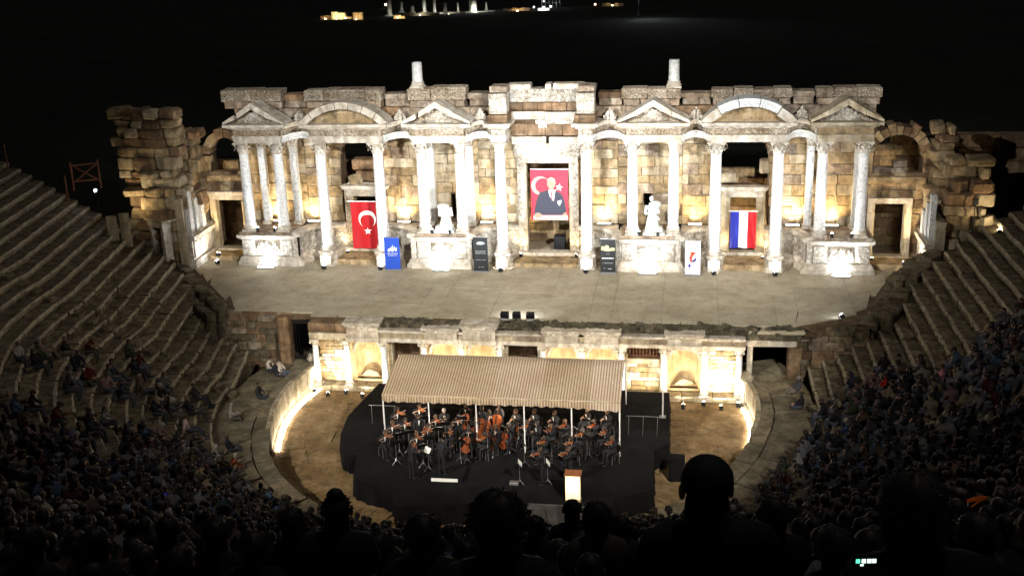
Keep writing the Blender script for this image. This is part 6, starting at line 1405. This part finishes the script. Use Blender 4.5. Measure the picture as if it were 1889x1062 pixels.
def hairdo(seed, hj, r_, fem, short):
    r = random.Random(seed); b_ = MB(); n, k = 18, 12; vs = []
    for i in range(n):
        for j in range(k+1):
            th, ph = math.pi*j/k, 2*math.pi*i/n; d = Vector((math.sin(th)*math.cos(ph), math.sin(th)*math.sin(ph), math.cos(th)))
            q = r_*(1+r.uniform(-.06, .07)+.05*math.sin(ph*3+seed)*math.sin(th*2+seed)); low = max(0, -d.z)
            vs.append((hj[0]+d.x*q*(.93-.12*low*(not fem)), hj[1]+d.y*q*(1.02-.1*low)-.015, hj[2]+.025+d.z*q*(1.02 if not (fem and d.z < 0 and d.y < .3) else 1.9)))
    b_.add(vs, [(i*(k+1)+j, i*(k+1)+j+1, ((i+1) % n)*(k+1)+j+1, ((i+1) % n)*(k+1)+j) for i in range(n) for j in range(k)])
    for i in range(60 if short else 420):      # loose tufts
        th, ph = math.acos(r.uniform(-.2 if not fem else -.9, 1)), r.uniform(0, 6.28); d = Vector((math.sin(th)*math.cos(ph), math.sin(th)*math.sin(ph), math.cos(th)))
        if d.y > .5 and d.z < .4: continue
        p = Vector(hj)+Vector((0, -.015, .025))+d*r_*.97; s_ = d.orthogonal().normalized()*.006; e_ = p+d*r.uniform(.006, .022 if not short else .008)+Vector((r.uniform(-.02, .02), r.uniform(-.02, .02), r.uniform(-.03, .005)))
        b_.add([p-s_, p+s_, e_], [(0, 1, 2)])
    return b_
for u, v, hr, hair, fem, w, col, lab in heads:
    me, J = fore(.85, female=False, w=w, lean=.12 if u != 1303 else .02); real = .104*hair*.95; d = F_PX*real/hr
    r = ray(u, v); hp = CAM+r*(d/F_PX); hj = Vector(J['head'][:3]); rz = math.atan2(-(CX-hp.x), (CY-hp.y)); 
    off = Matrix.Rotation(rz, 3, 'Z') @ hj; o = put(me, hp-off, rz, col, 1.0, lab, 'spectators seen from behind close to the camera')
    part('hair', hairdo(u, hj, .1*hair*(1.0 if u != 1303 else 1.0), fem, u == 1303), M['hair'], o, True)
    if not fem or u == 1303: part('ear', MB().ball((hj[0]-.1*.95, hj[1], hj[2]-.005), .03, 8, 6, (.45, .8, 1.15)), M['skin'], o, True); part('ear', MB().ball((hj[0]+.1*.95, hj[1], hj[2]-.005), .03, 8, 6, (.45, .8, 1.15)), M['skin'], o, True)
    cl = MB(); nk = J['neck']; part('shaded_neck', MB().tube((nk[0], nk[1]-.01, nk[2]-.12), (hj[0], hj[1]-.02, hj[2]-.02), .11 if u == 1303 else .09, .082, 14), M['suit'], o, True); cl.lathe([(.085, -.03), (.078, .035), (.07, .04), (.075, -.03)], 14, (nk[0], nk[1]+.005, nk[2]-.01)); part('collar', cl, M['suit'], o, True)  # neck tube in suit black, its shade put into the colour
    if u == 622: part('topknot', MB().ball(tuple(hj+Vector((0, -.02, .13))), .055, 10, 8, (1.1, 1, .9)), M['hair'], o, True)
    if u == 1303: part('cap', MB().ball(tuple(hj+Vector((0, -.012, .05))), .108, 14, 10, (.95, 1.05, .86)), M['suit'], o, True)
    # seat stone carrying the person
o = O('phone', MB().box(-.075, .075, -.004, .004, -.038, .038).mesh('phone', M['iron']), None, atd(1597, 1033, 2.7), R(8), (.4, .4, .4)); t_ = o; tag(t_, 'phone held up at the lower right, its screen showing bright patches', 'phone')
for i, (x, mt) in enumerate(((-.044, 'screen_green'), (-.012, 'screen'), (.018, 'screen'), (.045, 'screen'))): part('screen_patch', MB().box(x-.011, x+.011, -.0075, -.0045, -.012, .012), M[mt], o)
part('screen_patch', MB().box(-.03, -.012, -.0075, -.0045, -.03, -.02), M['screen'], o)
o = O('phone', MB().box(-.04, .04, -.01, .01, -.07, .07).mesh('phone', M['screen']), None, atd(1535, 937, 33), R(0)); o.scale = (1, 1, .8); tag(o, 'tiny lit phone in the lower right crowd', 'phone')
o = O('strap', MB().prism([(-.09, 0), (.09, .03), (.09, .055), (.03, .06), (-.09, .03)], 0, .01).prism([(-.04, -.055), (.02, -.0), (.06, .02), (.03, .02), (-.05, -.045)], .0, .01).mesh('strap', plain('orange', (.5, .13, .02), .6)), None, atd(1802, 926, 3.4), R(10), (.3, .3, .3)); tag(o, 'orange strap catching light at the right', 'strap')
point(None, atd(1802, 905, 3.3), .01, (1, .6, .3), .05).name = 'strap_light'  # light without a fixture beside the orange strap

# ================================================================ beyond the theatre: dark field, lit ruins, fence
def far(u, v): 
    r = ray(u, v); 
    p = CAM.copy(); s_ = .0002*150
    while p.z > hgt(p.x, p.y) and p.y < 1500: p = p+r*s_/60
    return p
def lowwall(u0, u1, v, h, lab, mt='gold_stone', n=5, e=0, col=WARM):
    a = far(u0, v); b_ = far(u1, v); b_.y = a.y; b_.z = min(a.z, b_.z); t_ = thing('ruined_wall', lab, 'ruined wall', (a.x, a.y, a.z), 'distant ruins')
    L_ = b_.x-a.x
    for i in range(n): block('stone_block', t_, (L_*(i+.5)/n, 0, h*rnd.uniform(.3, .55)-.3), (L_/n*.95, 1.5, h*rnd.uniform(.7, 1.1)), mt)
    if e:
        t2 = thing('floodlight', 'small floodlight before the '+lab, 'floodlight', (a.x+L_*.5, a.y-3, a.z), 'floodlights of the distant ruins'); part('housing', MB().box(-.3, .3, -.2, .2, 0, .4), M['iron'], t2); part('lens', MB().box(-.25, .25, -.15, .15, .41, .45), M['lens_warm'], t2)
        spot(t2, (a.x+L_*.5, a.y-3.2, a.z+.6), (a.x+L_*.5, a.y, a.z+h*.6), e*.04, col, 150, .9, .3)
    return t_
def farcol(u, v, h, r_, lab, e=900, col=(.9, 1, .95)):
    a = far(u, v); t_ = thing('column', lab, 'column', a, 'distant columns'); part('base', MB().box(-r_*1.5, r_*1.5, -r_*1.5, r_*1.5, -.5, .5), M['white_stone'], t_); part('shaft', MB().lathe([(r_, .5), (r_*.85, h), (0, h)], 10), M['white_stone'], t_, True)
    if e: point(t_, a+Vector((1.5, -3, 1.5)), e*.06, col, .4)
lowwall(592, 612, 36, 2.2, 'reddish low wall at the far left of the distant ruins', 'brown_stone', 3, 1500); lowwall(612, 632, 36, 3.4, 'bright yellow stone stump among the distant ruins', 'gold_stone', 2, 9000, (1, .85, .45)); lowwall(633, 646, 35, 1.4, 'glowing low kerb right of the yellow stump', 'gold_stone', 2, 2500)
lowwall(652, 666, 37, 3.4, 'square stone pier among the distant ruins', 'gold_stone', 1, 2600); lowwall(727, 745, 34, 1.3, 'glowing low step beside the lamp posts of the distant ruins', 'gold_stone', 3, 6000); lowwall(745, 800, 30, 1.6, 'long dim wall under the distant columns', 'gold_stone', 7, 1500, WHITE)
lowwall(800, 850, 27, 1.3, 'long pale wall behind the distant columns', 'white_stone', 6, 1200, WHITE); lowwall(870, 905, 24, 1.2, 'low wall at the foot of the white statue-like ruin', 'white_stone', 4, 0); lowwall(928, 978, 22, 1.8, 'long amber wall right of the distant columns', 'gold_stone', 7, 2600, AMBER); lowwall(992, 1012, 20, 1.4, 'brightly lit white terrace wall', 'white_stone', 3, 12000, COOL)
lowwall(1110, 1150, 12, 1.5, 'dim broken wall left of the distant floodlight mast', 'gold_stone', 5, 900)
for u, v, h, r_, lab, e in ((719, 30, 12, 1.0, 'tall tan column cut by the top of the picture, distant', 600), (783, 24, 12, .9, 'tall white column, left one of the distant pair', 1500), (802, 27, 12, .7, 'tall white column, right one of the distant pair', 1500), (741, 24, 4.5, .8, 'dim stub column, first of the distant stubs', 200), (761, 25, 3, .8, 'dim stub column, second of the distant stubs', 200), (822, 27, 4.5, .7, 'dim stub column right of the distant pair', 200), (845, 24, 4.2, .5, 'thin bright stub column on the distant terrace', 1500), (873, 24, 9, 1.7, 'broad white ruined pier, statue-like, distant', 4000), (897, 20, 3.5, .5, 'thin white stub column right of the broad white pier', 900)):
    farcol(u, v, h, r_, lab, e)
a = far(712, 17); t_ = thing('lamp', 'warm bare lamp hanging over the distant ruins', 'lamp', a); part('bulb', MB().ball((0, 0, 2), .55, 8, 6), emit('far_bulb', (1, .85, .6), 1.5), t_)
for u, v, s_, c in ((1003, 18, .5, COOL), (1003, 6, .3, COOL), (1016, 16, .4, COOL), (1098, 12, .4, (1, .7, .4)), (985, 17, .35, COOL)):
    a = far(u, v); t_ = thing('lamp', {1003: 'white', 1016: 'right white', 1098: 'orange', 985: 'left cool'}[u]+(' upper' if v == 6 else '')+' lamp near the dark scaffolding beyond the theatre', 'lamp', a); part('bulb', MB().ball((0, 0, .8), s_, 8, 6), emit('far_lamp', c, 1.2), t_)
a = far(1008, 14); t_ = thing('scaffolding', 'faint scaffolding beside the lit terrace beyond the theatre', 'scaffolding', a, None)
for i in range(6): part('pole', MB().tube((i*1.6-2, 0, 0), (i*1.6-2, 0, 14), .12), M['steel'], t_)
for i in range(4): part('rail', MB().tube((-2, 0, 2+i*3), (6, 0, 2+i*3), .1), M['steel'], t_)
point(t_, a+Vector((0, -6, 2)), 150, COOL, .4)
a = far(1178, 34); hh = 7.6; t_ = thing('floodlight_mast', 'bright cool floodlight on a mast shining on the dark field', 'floodlight mast', a)
part('pole', MB().tube((0, 0, 0), (0, 0, hh), .1), M['steel'], t_); part('legs', MB().tube((-1.2, 0, 0), (0, 0, 1.4), .07).tube((1.2, -.4, 0), (0, 0, 1.4), .07), M['steel'], t_); part('lens', MB().box(-2.0, -.5, -.3, .1, hh, hh+.6).box(.1, 1.9, -.3, .1, hh-.1, hh+1.0), emit('mast_lens', (.8, .86, 1), 9), t_)
spot(t_, a+Vector((0, -.6, hh+.2)), a+Vector((14, -32, 0)), 900, (.85, 1, .88), 75, .9, .3)
# dark rough stones on the rise behind the right ruin, X-braced fence on the left
t_ = thing('ruined_wall', 'faint dark courses of stone rising behind the right end of the building', 'ruined wall', (21, 17, 2.6)); rr_ = random.Random(3)
for j in range(10):
    x = 0
    while x < 14-j*.4: w = rr_.uniform(.9, 1.8); block('stone_block', t_, (x+w/2, j*.05, .4+j*.78), (w-.03, 1.2, .75), 'brown_stone'); x += w
for j, (u, v) in enumerate(()):
    p = aty(u, v, 17); o = O('boulder', MB().rock((0, 0, 0), (.7 if j == 0 else .25, .5, .35 if j == 0 else .2), .15, .12).mesh('boulder', M['brown_stone']), None, p); tag(o, ['faint boulder on the skyline at the far right', 'small pale stone at the right edge of the dark slope', 'second pale stone at the right edge of the dark slope'][j], 'boulder')
t_ = thing('braced_fence', 'reddish X-braced wooden fence above the top end of the left rows', 'fence', (-27.3, 6.6, 9.2)); t_.rotation_euler[2] = .5
for x in (0, 1.5): part('post', MB().box(x-.05, x+.05, -.05, .05, 0, 1.7), M['rust_wood'], t_)
for z in (.5, 1.45): part('rail', MB().box(.052, 1.448, -.03, .03, z, z+.08), M['rust_wood'], t_)
part('brace', MB().tube((.05, -.05, .5), (1.45, -.05, 1.5), .035), M['rust_wood'], t_); part('brace', MB().tube((.05, -.06, 1.5), (1.45, -.06, .5), .035), M['rust_wood'], t_)
for i, (u, v) in enumerate(((40, 318), (84, 332), (195, 378))):
    p = at_row(u, v)[0] if True else None; t_ = thing('fence_post', ['leftmost', 'second', 'rightmost'][i]+' thin dark fence post along the top of the left rows', 'fence post', p, 'thin fence posts'); part('post', MB().tube((0, 0, -.2), (0, 0, 1.7), .04), M['rust_wood'], t_); part('wire', MB().tube((0, 0, 1.3), (1.6, .3, 1.2), .01), M['iron'], t_)
